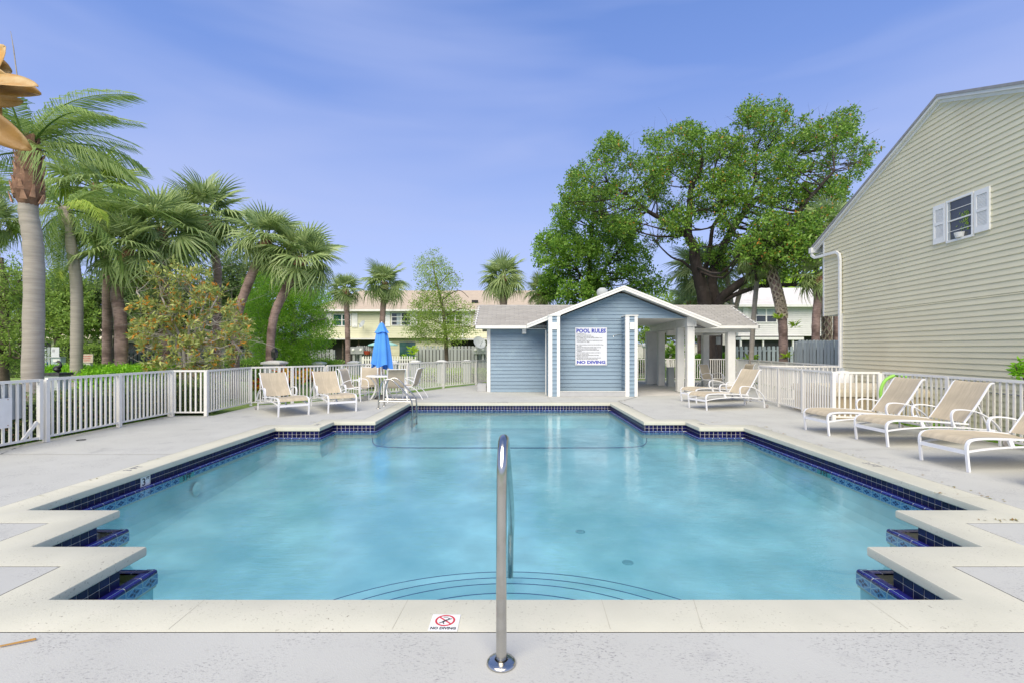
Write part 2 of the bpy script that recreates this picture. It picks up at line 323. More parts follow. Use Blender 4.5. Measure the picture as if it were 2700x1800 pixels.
def decor_mat():
    """hand-painted border tile: pale blue ground, white edge, dark flower; object space, tile 0.16 x 0.11"""
    m = bpy.data.materials.new('patterned_border_tile'); t, b, o = nodes(m); n = t.nodes.new; l = t.links.new
    tcn = n('ShaderNodeTexCoord'); sp = n('ShaderNodeSeparateXYZ'); l(tcn.outputs['Object'], sp.inputs[0])
    def mt(op, a, b_=None, c_=None):
        x = n('ShaderNodeMath'); x.operation = op
        for i, q in enumerate((a, b_, c_)):
            if q is None: continue
            if hasattr(q, 'is_output'): l(q, x.inputs[i])
            else: x.inputs[i].default_value = q
        return x.outputs[0]
    u = mt('ABSOLUTE', sp.outputs['X']); v = mt('ABSOLUTE', sp.outputs['Z'])
    edge = mt('MAXIMUM', mt('GREATER_THAN', u, .073), mt('GREATER_THAN', v, .047))
    rr = mt('SQRT', mt('ADD', mt('MULTIPLY', sp.outputs['X'], sp.outputs['X']), mt('MULTIPLY', mt('MULTIPLY', sp.outputs['Z'], sp.outputs['Z']), 1.6)))
    an = mt('ARCTAN2', sp.outputs['Z'], sp.outputs['X'])
    pet = mt('MULTIPLY', mt('ABSOLUTE', mt('COSINE', mt('MULTIPLY', an, 2.0))), .042)
    fl = mt('MULTIPLY', mt('LESS_THAN', rr, pet), mt('GREATER_THAN', rr, .010))
    ring = mt('COMPARE', mt('ADD', u, mt('MULTIPLY', v, 1.45)), .071, .004)
    c1 = n('ShaderNodeMixRGB'); l(fl, c1.inputs[0]); c1.inputs[1].default_value = (.11, .27, .55, 1); c1.inputs[2].default_value = (.012, .02, .12, 1)
    c2 = n('ShaderNodeMixRGB'); l(mt('MAXIMUM', edge, ring), c2.inputs[0]); l(c1.outputs[0], c2.inputs[1]); c2.inputs[2].default_value = (.55, .68, .80, 1)
    l(c2.outputs[0], b.inputs['Base Color']); b.inputs['Roughness'].default_value = .2
    return m
M['decor'] = decor_mat()

def text_mesh(body, size, mat, offset=0.0, sx=1.0, align='CENTER', spacing=1.0, line=1.0, extrude=.0006):
    cu = bpy.data.curves.new('t', 'FONT'); cu.body = body; cu.size = size; cu.offset = offset; cu.extrude = extrude; cu.align_x = align
    cu.space_character = spacing; cu.space_line = line; cu.resolution_u = 2
    o = bpy.data.objects.new('t', cu); COL.objects.link(o)
    dg = bpy.context.evaluated_depsgraph_get(); dg.update()
    me = bpy.data.meshes.new_from_object(o.evaluated_get(dg)); bpy.data.objects.remove(o); bpy.data.curves.remove(cu)
    me.materials.clear(); me.materials.append(mat)
    if sx != 1.0: me.transform(Matrix.Diagonal((sx, 1, 1, 1)))
    me.name = 'lettering'; return me

def fit_text(body, wdt, hgt, mat, offset=.004):
    me = text_mesh(body, .2, mat, offset)
    xs = [v.co.x for v in me.vertices]; ys = [v.co.y for v in me.vertices]; x0_, x1_, y0_, y1_ = min(xs), max(xs), min(ys), max(ys)
    me.transform(Matrix.Diagonal((wdt/(x1_-x0_), hgt/(y1_-y0_), 1, 1)) @ Matrix.Translation((-(x0_+x1_)/2, -(y0_+y1_)/2, 0))); return me
# ================================================================ GROUND, DECK, POOL
def tri_fill(loops, z, name, mat):
    bm_ = bmesh.new(); es = []
    for lp in loops:
        vs_ = [bm_.verts.new((x, y, z)) for x, y in lp]
        es += [bm_.edges.new((vs_[i], vs_[(i+1) % len(vs_)])) for i in range(len(vs_))]
    bmesh.ops.triangle_fill(bm_, use_beauty=True, use_dissolve=False, edges=es)
    for f in bm_.faces:
        if f.normal.z < 0: f.normal_flip()
    me = bpy.data.meshes.new(name); bm_.to_mesh(me); bm_.free(); me.materials.append(mat); return me
def struct(name, me, parent=None, label=None):
    o = link(name, me, parent)
    if not parent: o['kind'] = 'structure'
    if label: o['label'] = label
    return o
x0 = -0.035
hw = [2.84, 3.75, 4.65, 3.77, 2.88]; ys = [3.03, 3.84, 4.71, 9.67, 10.45, 14.05]
Cp = []
for i in range(5):
    Cp += [(x0+hw[i], ys[i]), (x0+hw[i], ys[i+1])]
Cp += [(2*x0-x, y) for x, y in Cp[::-1]]
def offs(loop, d, dn=None):
    n = len(loop); o = []
    for i in range(n):
        p = loop[i]; a = loop[i-1]; b = loop[(i+1) % n]; q = [p[0], p[1]]
        for s_, e_ in ((a, p), (p, b)):
            dx, dy = e_[0]-s_[0], e_[1]-s_[1]; L_ = math.hypot(dx, dy); nx, ny = dy/L_, -dx/L_
            dd = dn if (dn is not None and ny < -.5) else d
            q[0] += nx*dd; q[1] += ny*dd
        o.append(tuple(q))
    return o
def sweep(loopfn, prof, mb=None):
    mb = mb or MB(); n0 = len(mb.v); L_ = None
    for d, z in prof:
        lp = loopfn(d); L_ = len(lp); mb.v += [(x, y, z) for x, y in lp]
    for i in range(len(prof)-1):
        for k in range(L_):
            a = n0+i*L_+k; b = n0+i*L_+(k+1) % L_; mb.f.append((a, b, b+L_, a+L_))
    return mb
Wl = offs(Cp, .03, .23); Rin = offs(Cp, -.05); Rout = offs(Cp, .03)
WZ = -.21
# lawn to the horizon with a hole for the deck
deck_out = [(-8.0, -4), (-8.0, 11.42), (-7.0, 11.45), (-7.05, 13.65), (-6.35, 13.98), (-5.62, 14.85), (-5.3, 15.4), (-4.85, 16.45),
            (-3.6, 17.4), (-2.6, 19.6), (-1.0, 22.7), (-1.0, 24.55), (11.45, 24.55), (9.85, 13.7), (8.05, 10.3), (8.05, -4)][::-1]
struct('lawn', tri_fill([[(-300, -60), (300, -60), (300, 600), (-300, 600)], offs(Cp, .5)], -.05, 'lawn', M['grass']))
deck = struct('pool_deck', tri_fill([deck_out, offs(Cp, .358)], -.004, 'pool_deck', M['deck']))
e_ = MB()
for i in range(len(deck_out)):
    a = deck_out[i]; b = deck_out[(i+1) % len(deck_out)]; e_.quad((*a, -.004), (*b, -.004), (*b, -.2), (*a, -.2))
struct('deck_edge', e_.mesh('deck_edge', M['deck']), deck)
struct('joint_base', sweep(lambda d: offs(Cp, d), [(.345, -.010), (.37, -.010)]).mesh('joint_base', M['stone']), deck)
# saw joints and cracks in the deck
def crack(pts, wdt, name='deck_crack'):
    mb = MB(); P = []
    for i in range(len(pts)-1):
        a = Vector(pts[i]); b = Vector(pts[i+1]); m = max(2, int((b-a).length/.12))
        for k in range(m): P.append(a.lerp(b, k/m) + Vector((rng.normal()*.006, rng.normal()*.006)))
    P.append(Vector(pts[-1]))
    for i in range(len(P)-1):
        d = (P[i+1]-P[i]).normalized(); nrm = Vector((-d.y, d.x)); w1 = wdt*(.5+rng.random()*.8)/2; w2 = w1
        if rng.random() < .12: continue
        mb.quad((*(P[i]-nrm*w1), 0), (*(P[i+1]-nrm*w2), 0), (*(P[i+1]+nrm*w2), 0), (*(P[i]+nrm*w1), 0))
    struct(name, mb.mesh(name, M['stone']), deck).location.z = 0.0
crack([tuple(G(1679, 1045).xy), tuple(G(1650, 1053).xy), tuple(G(1631, 1056.5).xy)], .03)
crack([tuple(G(0, 1196).xy), tuple(G(60, 1172).xy)], .012)
crack([tuple(G(1632, 1058).xy), (2.95+.3, 13.0)], .02)
# faint construction joints
for a, b in (((-8, 7.2), (-5.0, 7.2)), ((-8, 13.4), (-3.3, 13.4)), ((5.0, 7.6), (8, 7.6)), ((5.0, 11.2), (7, 11.2)), ((1.2, 14.4), (1.2, 16.0))):
    mb = MB(); A = Vector(a); B = Vector(b); d = (B-A).normalized(); nn = Vector((-d.y, d.x))*.004
    mb.quad((*(A-nn), -.0005), (*(B-nn), -.0005), (*(B+nn), -.0005), (*(A+nn), -.0005)); struct('deck_joint', mb.mesh('deck_joint', M['concrete']), deck)
# coping
cop = struct('pool_coping', sweep(lambda d: offs(Cp, d), [(.30, -.078), (.008, -.078), (.001, -.07), (0, -.018), (.004, -.006), (.014, 0), (.344, -.0005), (.350, -.0045)]).mesh('pool_coping', M['coping'], True))
# coping marks (black stencilled letters)
def put_text(body, size, mat, parent, loc, rz, name='lettering', offset=.002, sx=1, rx=0):
    me = text_mesh(body, size, mat, offset, sx); return link(name, me, parent, loc, (rx, 0, rz))
put_text('3 FT', .14, M['inkgrey'], cop, (-4.87, 6.34, .0012), R(90), 'depth_mark')
put_text('3 FT', .14, M['inkgrey'], cop, (4.80, 6.55, .0012), R(-90), 'depth_mark')
put_text('5 FT', .12, M['inkgrey'], cop, (-3.95, 10.05, .0012), R(90), 'depth_mark')
put_text('5 FT', .12, M['inkgrey'], cop, (3.9, 10.1, .0012), R(-90), 'depth_mark')
put_text('NO DIVING', .10, M['inkgrey'], cop, (-.35, 14.2, .0012), 0, 'depth_mark')
M['cjoint'] = pm('coping_joint', (.40, .385, .31), .8, .1, 9)
# coping cross joints (fine sunken lines)
for a, b in (((.55, 2.70), (.56, 3.02)), ((1.06, 2.70), (1.13, 3.02)), ((-.66, 2.70), (-.64, 3.02)), ((-1.9, 2.70), (-1.9, 3.02)), ((2.2, 2.70), (2.2, 3.02)), ((-4.69, 5.5), (-5.0, 5.5)), ((-4.69, 6.05), (-5.02, 6.05)), ((4.62, 5.1), (4.94, 5.1))):
    mb = MB(); A = Vector(a); B = Vector(b); d = (B-A).normalized(); nn = Vector((-d.y, d.x))*.0016
    mb.quad((*(A-nn), .0006), (*(B-nn), .0006), (*(B+nn), .0006), (*(A+nn), .0006)); struct('coping_joint', mb.mesh('coping_joint', M['cjoint']), cop)
# basin
basin = struct('pool_basin', sweep(lambda d: offs(Wl, d), [(.0, -.06), (.0, -.30)]).mesh('pool_basin', M['grout']))
struct('wall_plaster', sweep(lambda d: offs(Rin, d), [(.02, -.20), (.02, -.50), (-.02, -.60), (-.10, -.69), (-.22, -.755), (-.40, -.79), (-.6, -.81)]).mesh('wall_plaster', M['plaster']), basin)
mb = MB(); n = len(Cp)
Ro = offs(Rin, .02)
for k in range(n):
    a, b = Ro[k], Ro[(k+1) % n]; c, d = Wl[(k+1) % n], Wl[k]
    mb.quad((*a, -.272), (*b, -.272), (*c, -.272), (*d, -.272))
struct('gutter_floor', mb.mesh('gutter_floor', M['concrete']), basin)
struct('rim_bed', sweep(lambda d: offs(Rin, d), [(.006, -.34), (.002, -.225), (.008, -.208), (.014, -.2055), (.078, -.2055), (.078, -.28)]).mesh('rim_bed', M['grout']), basin)
mb = MB()   # floor: gentle slope
FZ = lambda y: -.80 if y < 5 else (-.80+(y-5)/5.45*.25 if y < 10.45 else -.55-(y-10.45)*.04)
yy = [2.4, 5, 6.4, 7.7, 9, 10.45, 12, 14.6]
for i in range(len(yy)-1):
    mb.quad((-5.2, yy[i], FZ(yy[i])), (5.2, yy[i], FZ(yy[i])), (5.2, yy[i+1], FZ(yy[i+1])), (-5.2, yy[i+1], FZ(yy[i+1])))
struct('floor_plaster', mb.mesh('floor_plaster', M['plaster']), basin)
# curved entry steps with blue edge line tiles
for R_, z in ((2.44, -.65), (2.06, -.53), (1.72, -.42), (1.34, -.31)):
    pr = [(0.02, z), (R_-.01, z), (R_, z-.01), (R_, -1.2)]
    st = MB(); st.lathe(pr, (x0, 2.38, 0), 96); struct('entry_step', st.mesh('entry_step', M['plaster']), basin)
    ln = MB(); ln.lathe([(R_-.009, z+.002), (R_+.002, z+.002), (R_+.002, z-.005)], (x0, 2.38, 0), 96); struct('step_line', ln.mesh('step_line', M['line']), basin)
# floor line and corner lines at the change of depth
mb = MB(); zz = -.545; pts = []
xa = 2.93
for s_ in (-1, 1):
    c_ = [(s_*xa+x0, 10.42, -.28), (s_*xa+x0, 10.42, -.40), (s_*(xa-.03)+x0, 10.41, -.47), (s_*(xa-.15)+x0, 10.38, -.515), (s_*(xa-.5)+x0, 10.36, -.535), (s_*(xa-1.0)+x0, 10.35, -.54), (x0, 10.35, -.542)]
    c_ = smoothpts(c_, 4); mb.tube(c_, .009, 5)
struct('depth_line', mb.mesh('depth_line', M['line']), basin)
# band tiles
TP = .0855; tile_me = MB().hexa([(-.0385, 0, -.0325), (.0385, 0, -.0325), (.0385, .005, -.0325), (-.0385, .005, -.0325), (-.0385, 0, .0325), (.0385, 0, .0325), (.0385, .005, .0325), (-.0385, .005, .0325)]).mesh('tile', M['navy'])
slots = []
for k in range(n):
    a = Vector(Wl[k]); b = Vector(Wl[(k+1) % n]); L_ = (b-a).length; d = (b-a)/L_; ang = math.atan2(d.y, d.x)
    if d.x > .5 and True:    # edges whose face looks away (+Y facing): outward normal is -Y -> hidden from view, keep but low priority
        pr_ = 1
    else: pr_ = 0
    m_ = max(1, round(L_/TP))
    for j in range(m_):
        p = a + d*(L_*(j+.5)/m_)
        for row in range(2):
            slots.append((pr_, p.y, p.x, row, ang, L_/m_))
slots.sort(key=lambda s_: (s_[0], s_[1]))
skipY = []
rest = MB()
for i, (pr_, y, x, row, ang, pt) in enumerate(slots):
    z = -.109 - row*.0715
    if x < -4.5 and abs(y-6.26) < .09 : continue
    if i < 300: o = link('tile', tile_me, basin, (x, y, z), (0, 0, ang)); o.scale.x = pt/TP
    else:
        Mx = Matrix.Translation((x, y, z)) @ Matrix.Rotation(ang, 4, 'Z') @ Matrix.Diagonal((pt/TP, 1, 1, 1))
        rest.hexa([Mx @ Vector(v) for v in [(-.0385, 0, -.0325), (.0385, 0, -.0325), (.0385, .005, -.0325), (-.0385, .005, -.0325), (-.0385, 0, .0325), (.0385, 0, .0325), (.0385, .005, .0325), (-.0385, .005, .0325)]])
ro = rest.obj('far_tiles', M['navy'], basin); ro['kind'] = 'stuff'
# depth marker tile "3"
mk = MB().box(-.075, .075, 0, .009, -.07, .07).obj('depth_tile', M['tile_white'], basin); mk.location = (Wl[-1][0] if False else x0-4.68, 6.26, -.145); mk.rotation_euler = (0, 0, R(-90))
put_text('3', .13, M['ink'], mk, (0.012, -.0, 0), 0)
mk.children[0].location = (-.02, .0105, -.045); mk.children[0].rotation_euler = (R(90), 0, R(180))
put_text('FT', .045, M['ink'], mk, (0, 0, 0), 0).location = (.052, .0105, .02); mk.children[1].rotation_euler = (R(90), 0, R(180))
mk.children[0].location.x = .022; mk.children[1].location.x = -.045
# bullnose + border tiles round the rim
prof = [(.030, -.012), (.030, 0), (-.030, 0), (-.042, -.004), (-.049, -.013), (-.050, -.026), (-.044, -.026)]
bn = MB(); W_ = .0725
for sx_ in (-W_, W_): bn.v += [(sx_, y, z) for y, z in prof]
m_ = len(prof)
for k in range(m_-1): bn.f.append((k, k+1, k+1+m_, k+m_))
bn.f.append(tuple(range(m_))); bn.f.append(tuple(range(2*m_-1, m_-1, -1)))
bull_me = bn.mesh('bullnose_tile', M['cobalt'], True)
dec_me = MB().box(-.0755, .0755, -.004, .004, -.05, .05).mesh('border_tile', M['decor'])
aq_me = MB().box(-.0755, .0755, -.004, .004, -.05, .05).mesh('marker_tile', M['aqua'])
cnt = 0
for k in range(n):
    a = Vector(Rin[k]); b = Vector(Rin[(k+1) % n]); L_ = (b-a).length; d = (b-a)/L_; nrm = Vector((-d.y, d.x)); ang = math.atan2(d.y, d.x)
    m_ = max(1, round(L_/.155))
    for j in range(m_):
        p = a + d*(L_*(j+.5)/m_) ; sc = L_/m_/.155
        # local +y outward in profile (outer edge .03) ; pool side is -y
        o = link('bullnose_tile', bull_me, basin, (p.x - nrm.x*.048, p.y - nrm.y*.048, -.2025), (0, 0, ang+math.pi)); o.scale.x = sc
        mark = (abs(p.y-6.95) < .2 and p.x < -4.4) or (abs(p.y-7.1) < .2 and p.x > 4.4)
        o = link('marker_tile' if mark else 'border_tile', aq_me if mark else dec_me, basin, (p.x, p.y, -.2335-.05*(.85 if p.y < 7 else .6 if p.y < 9 else .35)), (0, 0, ang)); o.scale = (sc, 1, (.85 if p.y < 7 else .6 if p.y < 9 else .35))
put_text('3 FT', .10, M['ink'], basin, (x0-4.60+.008, 6.95, -.305), R(90), 'depth_mark', rx=R(90))
put_text('3 FT', .10, M['ink'], basin, (x0+4.60-.008, 7.1, -.285), R(-90), 'depth_mark', rx=R(90))
# water
struct('pool_water', tri_fill([Wl], WZ, 'pool_water', M['water']))
# main drains and wall light
for p in (G(1530, 1401, -.75), G(1655, 1483, -.79)):
    dm = MB().lathe([(0, .012), (.04, .012), (.06, .004), (.065, -.01)], (0, 0, 0), 20).mesh('floor_drain', pm('drain_cover', (.20, .40, .48), .6, .1, 9))
    o = struct('floor_drain', dm, basin); o.location = (p.x, p.y, FZ(p.y))
lt = MB().lathe([(0, .03), (.06, .028), (.085, .015), (.10, 0)], (0, 0, 0), 24).obj('pool_light', M['plaster'], basin, True); lt.location = (-4.615+x0*0, 7.15, -.50); lt.rotation_euler = (0, R(90), 0)
MB().lathe([(0, .038), (.045, .036), (.055, .03)], (0, 0, 0), 20).obj('lens', M['plaster'], lt, True)

# NO DIVING marker plate set in the coping
nd = thing('no_diving_marker', 'white square NO DIVING tile with red ban circle set in the near coping', 'marker tile', (-.377, 2.76, .0), R(-1))
MB().box(-.081, .081, -.081, .081, -.002, .0045).obj('plate', M['tile_white'], nd)
rg = MB().lathe([(.046, .0052), (.057, .0052)], (0, .018, 0), 32).obj('ban_ring', M['red'], nd)
MB().bar((-.036, .052, .0053), (.036, -.016, .0053), .009, .0008).obj('ban_bar', M['red'], nd)
dv = MB()
dv.bar((-.012, .002, .0057), (.012, .024, .0057), .011, .0006); dv.bar((.010, .022, .0057), (.036, .036, .0057), .005, .0006)
dv.bar((-.012, .002, .0057), (-.030, -.010, .0057), .006, .0006); dv.bar((-.01, .0, .0057), (-.002, -.018, .0057), .006, .0006); dv.lathe([(0, .0056), (.007, .0056)], (.02, .034, 0), 10)
for yq in (.055, .048): dv.bar((-.014, yq, .0049), (.014, yq, .0049), .0022, .0006)
dv.obj('diver_symbol', M['ink'], nd)
link('lettering', fit_text('NO DIVING', .142, .024, M['ink'], .008), nd, (0, -.059, .0049))

# round deck drain ring and loose bits
dr = MB().lathe([(.05, 0), (.05, .006), (.065, .006), (.068, 0)], (0, 0, 0), 28)
o = tagp(dr.obj('deck_drain', M['stone']), 'small dark drain ring in the left deck', 'drain'); o.location = G(214, 1159)
lf = MB(); p = G(45, 1697)
lf.hexa([(-.07, -.006, .003), (.075, .008, .003), (.075, .016, .003), (-.07, .004, .003), (-.07, -.004, .010), (.07, .010, .014), (.07, .014, .012), (-.07, .002, .008)])
o = tagp(lf.obj('dry_leaf', M['lf_magu']), 'dry brown twig-like leaf on the deck in the near left corner', 'leaf'); o.location = p; o.rotation_euler = (0, 0, R(20))
gr = leafmat('dead_leaf', (.30, .16, .06), (.20, .22, .06), .2)
V = []
for _ in range(60):
    yq = rng.uniform(4.9, 10); side = rng.choice([-1, 1]) if rng.random() < .3 else 1
    c = np.array([side*(4.65+.36)+rng.normal()*.03, yq, .006]); a = rng.uniform(0, 6.28); u = np.array([math.cos(a), math.sin(a), .1])*rng.uniform(.010, .022); v = np.array([-u[1], u[0], .004])*.5
    V.append([c-u, c-v, c+u, c+v])
for (px, py, s_) in ((2480, 1300, .3), (2620, 1371, .2), (2675, 1371, .1), (1640, 1056, .3), (1890, 1112, .3), (830, 1112, .2), (2020, 1125, .25)):
    g = G(px, py)
    for _ in range(8):
        c = np.array([g.x+rng.normal()*.12*s_*2, g.y+rng.normal()*.02, .006]); a = rng.uniform(0, 6.28); u = np.array([math.cos(a), math.sin(a), .3])*rng.uniform(.01, .025); v = np.array([-u[1], u[0], .0])*.4
        V.append([c-u, c-v, c+u, c+v])
o = tagp(link('leaf_litter', np_quads('leaf_litter', np.array(V), gr)), 'scattered dry leaf bits along the coping edge', 'leaf litter', kind='stuff')

# ================================================================ HANDRAILS
h1 = thing('entry_handrail', 'single stainless steel handrail with round floor flange in the foreground', 'handrail', (-.049, 2.41, 0))
pts = [(-.049, 2.41, .0), (-.049, 2.41, .5), (-.047, 2.412, .88), (-.045, 2.43, .99), (-.042, 2.49, 1.065), (-.038, 2.58, 1.075), (-.034, 2.68, 1.02), (-.02, 3.1, .75), (-.005, 3.7, .37), (0, 4.10, .10), (.0, 4.22, .0), (-.005, 4.27, -.10), (-.01, 4.28, -.45)]
MB().tube(smoothpts(pts, 4), .0262, 20).obj('rail', M['steel'], h1, True, True)
MB().lathe([(.030, .012), (.034, .020), (.05, .017), (.066, .013), (.072, .006), (.073, .0)], (0, 0, 0), 36).obj('flange', M['steel'], h1, True)
lad = thing('pool_ladder', 'stainless steel grab-rail pool ladder at the far left pool corner', 'ladder', (-3.5, 13.0, 0))
for yq, dx in ((12.8, 0), (13.38, 0)):
    P_ = [(-3.49, yq, 0), (-3.47, yq, .35), (-3.42, yq, .62), (-3.33, yq, .73), (-3.2, yq, .76), (-3.08, yq, .70), (-2.83, yq, .45), (-2.66, yq, .26), (-2.61, yq, .12), (-2.60, yq, -.1), (-2.60, yq, -.52)]
    MB().tube(smoothpts(P_, 4), .021, 10).obj('rail', M['steel'], lad, True, True)
    MB().tube([(-3.48, yq, .19), (-2.615, yq, .17)], .015, 8).obj('cross_bar', M['steel'], lad, True, True)
    MB().lathe([(.02, .01), (.05, .01), (.055, 0)], (-3.49, yq, 0), 18).obj('flange', M['steel'], lad, True, True)
for z in (-.3, -.48): MB().box(-2.66, -2.56, 12.8, 13.38, z-.012, z+.012).obj('step', M['steel'], lad, False, True)

# ================================================================ FENCES
bal_me = MB().box(-.017, .017, -.011, .011, .095, 1.035).mesh('baluster', M['alu'])
post_me = MB().box(-.034, .034, -.034, .034, 0, 1.045).mesh('post', M['alu'])
def fence(label, pts, h=1.07, pitch=.108, posts=True, name='pool_fence', maxpost=1.56):
    P_ = [Vector((*p, 0)) for p in pts]; t = thing(name, label, 'fence', P_[0], 0, 'white aluminium pool fences'); base = P_[0]
    for i in range(len(P_)-1):
        a, b = P_[i], P_[i+1]; d = b-a; L_ = d.length; u = d/L_; ang = math.atan2(u.y, u.x)
        MB().bar(a-base+Vector((0, 0, h-.022)), b-base+Vector((0, 0, h-.022)), .05, .044).obj('top_rail', M['alu'], t)
        MB().bar(a-base+Vector((0, 0, .09)), b-base+Vector((0, 0, .09)), .030, .032).obj('bottom_rail', M['alu'], t)
        np_ = max(1, round(L_/maxpost)) if posts else 1
        for j in range(np_+ (1 if i == len(P_)-2 else 0)):
            q = a+u*(L_*j/np_)-base; link('post', post_me, t, q, (0, 0, ang))
        m_ = int(L_/pitch)
        for j in range(1, m_):
            s_ = L_*j/m_
            if min(abs(s_-L_*k/np_) for k in range(np_+1)) < .05: continue
            link('baluster', bal_me, t, a+u*s_-base, (0, 0, ang))
    return t
fence('white picket pool fence along the left deck, from the gate to its first outward corner', [(-7.8, 8.17), (-7.85, 11.27)])
fence('short white pool fence run with several bends behind the two left loungers', [(-7.92, 11.30), (-7.1, 11.33), (-7.17, 13.4), (-6.57, 13.78), (-6.3, 14.0), (-5.68, 14.8)])
fence('white pool fence behind the patio table running back to the blue pool house', [(-5.62, 14.87), (-5.35, 15.35), (-4.9, 16.35), (-3.7, 17.35), (-2.71, 19.4), (-1.53, 21.2), (-1.06, 22.3)])
fence('white pool fence along the back seen through the open pavilion', [(4.4, 24.4), (11.3, 24.4)])
fence('white pool fence slanting from the back right corner to the beige house', [(11.33, 24.3), (9.78, 14.05)])
fence('white inner fence closing the rear side of the spa pen', [(7.45, 14.6), (9.6, 14.0)])
fence('white inner fence on the pool side of the spa pen', [(7.40, 14.53), (6.99, 10.56), (7.86, 10.4)])
fence('white pool fence behind the right-hand loungers in front of the beige wall', [(7.92, 10.36), (7.90, 4.2)])
fg = thing('pool_gate', 'white picket pool gate with a white lock plate at the left edge', 'gate', (-7.8, 6.9, 0))
for y in (6.93, 8.06): MB().box(-.03, .03, y-6.9-.03, y-6.9+.03, .06, 1.06).obj('gate_stile', M['alu'], fg)
MB().bar((0, .03, 1.04), (0, 1.16, 1.04), .05, .044).obj('top_rail', M['alu'], fg)
MB().bar((0, .03, .09), (0, 1.16, .09), .03, .035).obj('bottom_rail', M['alu'], fg)
for j in range(9): link('baluster', bal_me, fg, (0, .14+j*.108, 0), (0, 0, R(90)))
pl = MB().box(.013, .02, .36, .69, .34, .80).obj('lock_plate', M['white'], fg)
for yq in (.44, .62):
    for zq in (.37, .77): MB().box(.02, .026, yq, yq+.012, zq, zq+.012).obj('bolt', M['palmred'], pl)
MB().bar((.01, .86, .10), (.01, 1.10, .36), .05, .03, (1, 0, 0)).obj('corner_brace', M['alu'], fg)
shd = MB().box(-.035, -.03, -.3, .95, .45, 1.0).obj('mesh_panel', M['pillar'], fg)
# ================================================================ POOL HOUSE
ph = thing('pool_house', 'blue clapboard pool house with white trim, gable front and open white-columned pavilion', 'pool house', (3.7, 17.0, 0))
def PO(mb, name, mat, parent=ph, smooth=False):
    off = Vector(ph.location); mb.v = [tuple(Vector(v)-off) for v in mb.v]; return mb.obj(name, mat, parent, smooth)
def siding(parent, off, p0, u, nrm, z0, z1, exposure, xl, xr, mat, name='siding_board', thick=.026, zcap=None):
    """boards on a vertical wall. p0 origin (x,y), u along, nrm outward; xl(z), xr(z) extents functions"""
    p0 = Vector((*p0, 0)); u = Vector((*u, 0)); nn = Vector((*nrm, 0)); z = z0; k = 0
    while z < z1-1e-4:
        zt = min(z+exposure, z1)
        a0, a1, b0, b1 = xl(z), xl(zt), xr(z), xr(zt)
        if b0-a0 > .02 and b1-a1 > -.001:
            b1 = max(b1, a1+.002)
            def P(s_, zz, d): return p0+u*s_+nn*d+Vector((0, 0, zz))-off
            mb = MB().hexa([P(a0, z, -.02), P(b0, z, -.02), P(b0, z, thick), P(a0, z, thick), P(a1, zt, -.02), P(b1, zt, -.02), P(b1, zt, .002), P(a1, zt, .002)])
            mb.obj(name, mat, parent)
        z = zt; k += 1
const = lambda v: (lambda z: v)
off = Vector(ph.location); EX = .1325
# wall cores
PO(MB().box(-.82, 1.30, 17.76, 21.2, 0, 2.32), 'wall_core', M['blue'])
PO(MB().box(1.27, 4.12, 16.68, 21.2, 0, 2.58), 'wall_core', M['blue'])
siding(ph, off, (0, 17.74), (1, 0), (0, -1), .0, 2.33, EX, const(-.76), const(1.28), M['blue'])
SL = .396; AX = 3.76; AZ = 3.50
gx = lambda z: max(0, (AZ-.02-z)/SL)
siding(ph, off, (0, 16.66), (1, 0), (0, -1), .14, 2.595, EX, const(1.60), const(4.1), M['blue'])
siding(ph, off, (0, 16.66), (1, 0), (0, -1), 2.595, 3.44, EX*.93, lambda z: max(AX-gx(z), 1.48 if z < 2.62 else 0), lambda z: min(AX+gx(z), 6.05), M['blue'])
# side wall of left stub
siding(ph, off, (-.84, 21.2), (0, -1), (-1, 0), 0, 2.33, EX, const(0), const(3.4), M['blue'])
PO(MB().box(-.87, -.76, 17.70, 17.80, 0, 2.33), 'corner_board', M['wood_white'])
PO(MB().box(-.89, -.855, 17.78, 17.88, 0, 2.33), 'corner_board', M['wood_white'])
PO(MB().box(-1.25, -.92, 17.95, 18.45, .0, .28), 'base_block', M['curb'])
# fins (shower privacy walls)
def fin(xl_, xr_):
    siding(ph, off, (0, 16.055), (1, 0), (0, -1), .0, 2.62, EX, const(xl_+.10), const(xr_-.09), M['blue'])
    PO(MB().box(xl_+.02, xr_-.02, 16.07, 16.66, 0, 2.62), 'fin_core', M['blue'])
    PO(MB().box(xl_, xl_+.115, 16.03, 16.065, 0, 2.63), 'corner_board', M['wood_white'])
    PO(MB().box(xr_-.10, xr_, 16.03, 16.065, 0, 2.63), 'corner_board', M['wood_white'])
    PO(MB().box(xl_-.012, xl_+.0, 16.03, 16.12, 0, 2.63), 'corner_board', M['wood_white'])
    PO(MB().box(xl_-.02, xr_+.02, 16.01, 16.66, 2.632, 2.665), 'fin_cap', M['wood_white'])
    siding(ph, off, (xl_+.012, 16.64), (0, -1), (-1, 0), .0, 2.62, EX, const(0), const(.50), M['blue'])
fin(1.235, 1.605); fin(3.775, 4.162)
PO(MB().box(3.755, 3.785, 16.60, 16.645, .14, 2.6), 'corner_board', M['blue'])
for xq, xr_ in ((1.345, 1.50), (3.905, 4.05)):
    PO(MB().box(xq, xr_, 16.0, 16.028, 2.19, 2.42), 'light_box', M['wood_white'])
# left side of fin 1: door edge strip
PO(MB().box(1.17, 1.20, 16.68, 16.74, 0, 2.2), 'door_frame', M['wood_white'])
PO(MB().box(1.595, 3.785, 16.06, 16.16, 0, .155), 'shower_curb', M['curb'])
PO(MB().box(1.595, 3.785, 16.05, 16.17, .155, .168), 'curb_cap', M['wood_white'])
PO(MB().box(1.6, 3.78, 16.17, 16.66, 0, .10), 'shower_floor', M['concrete'])
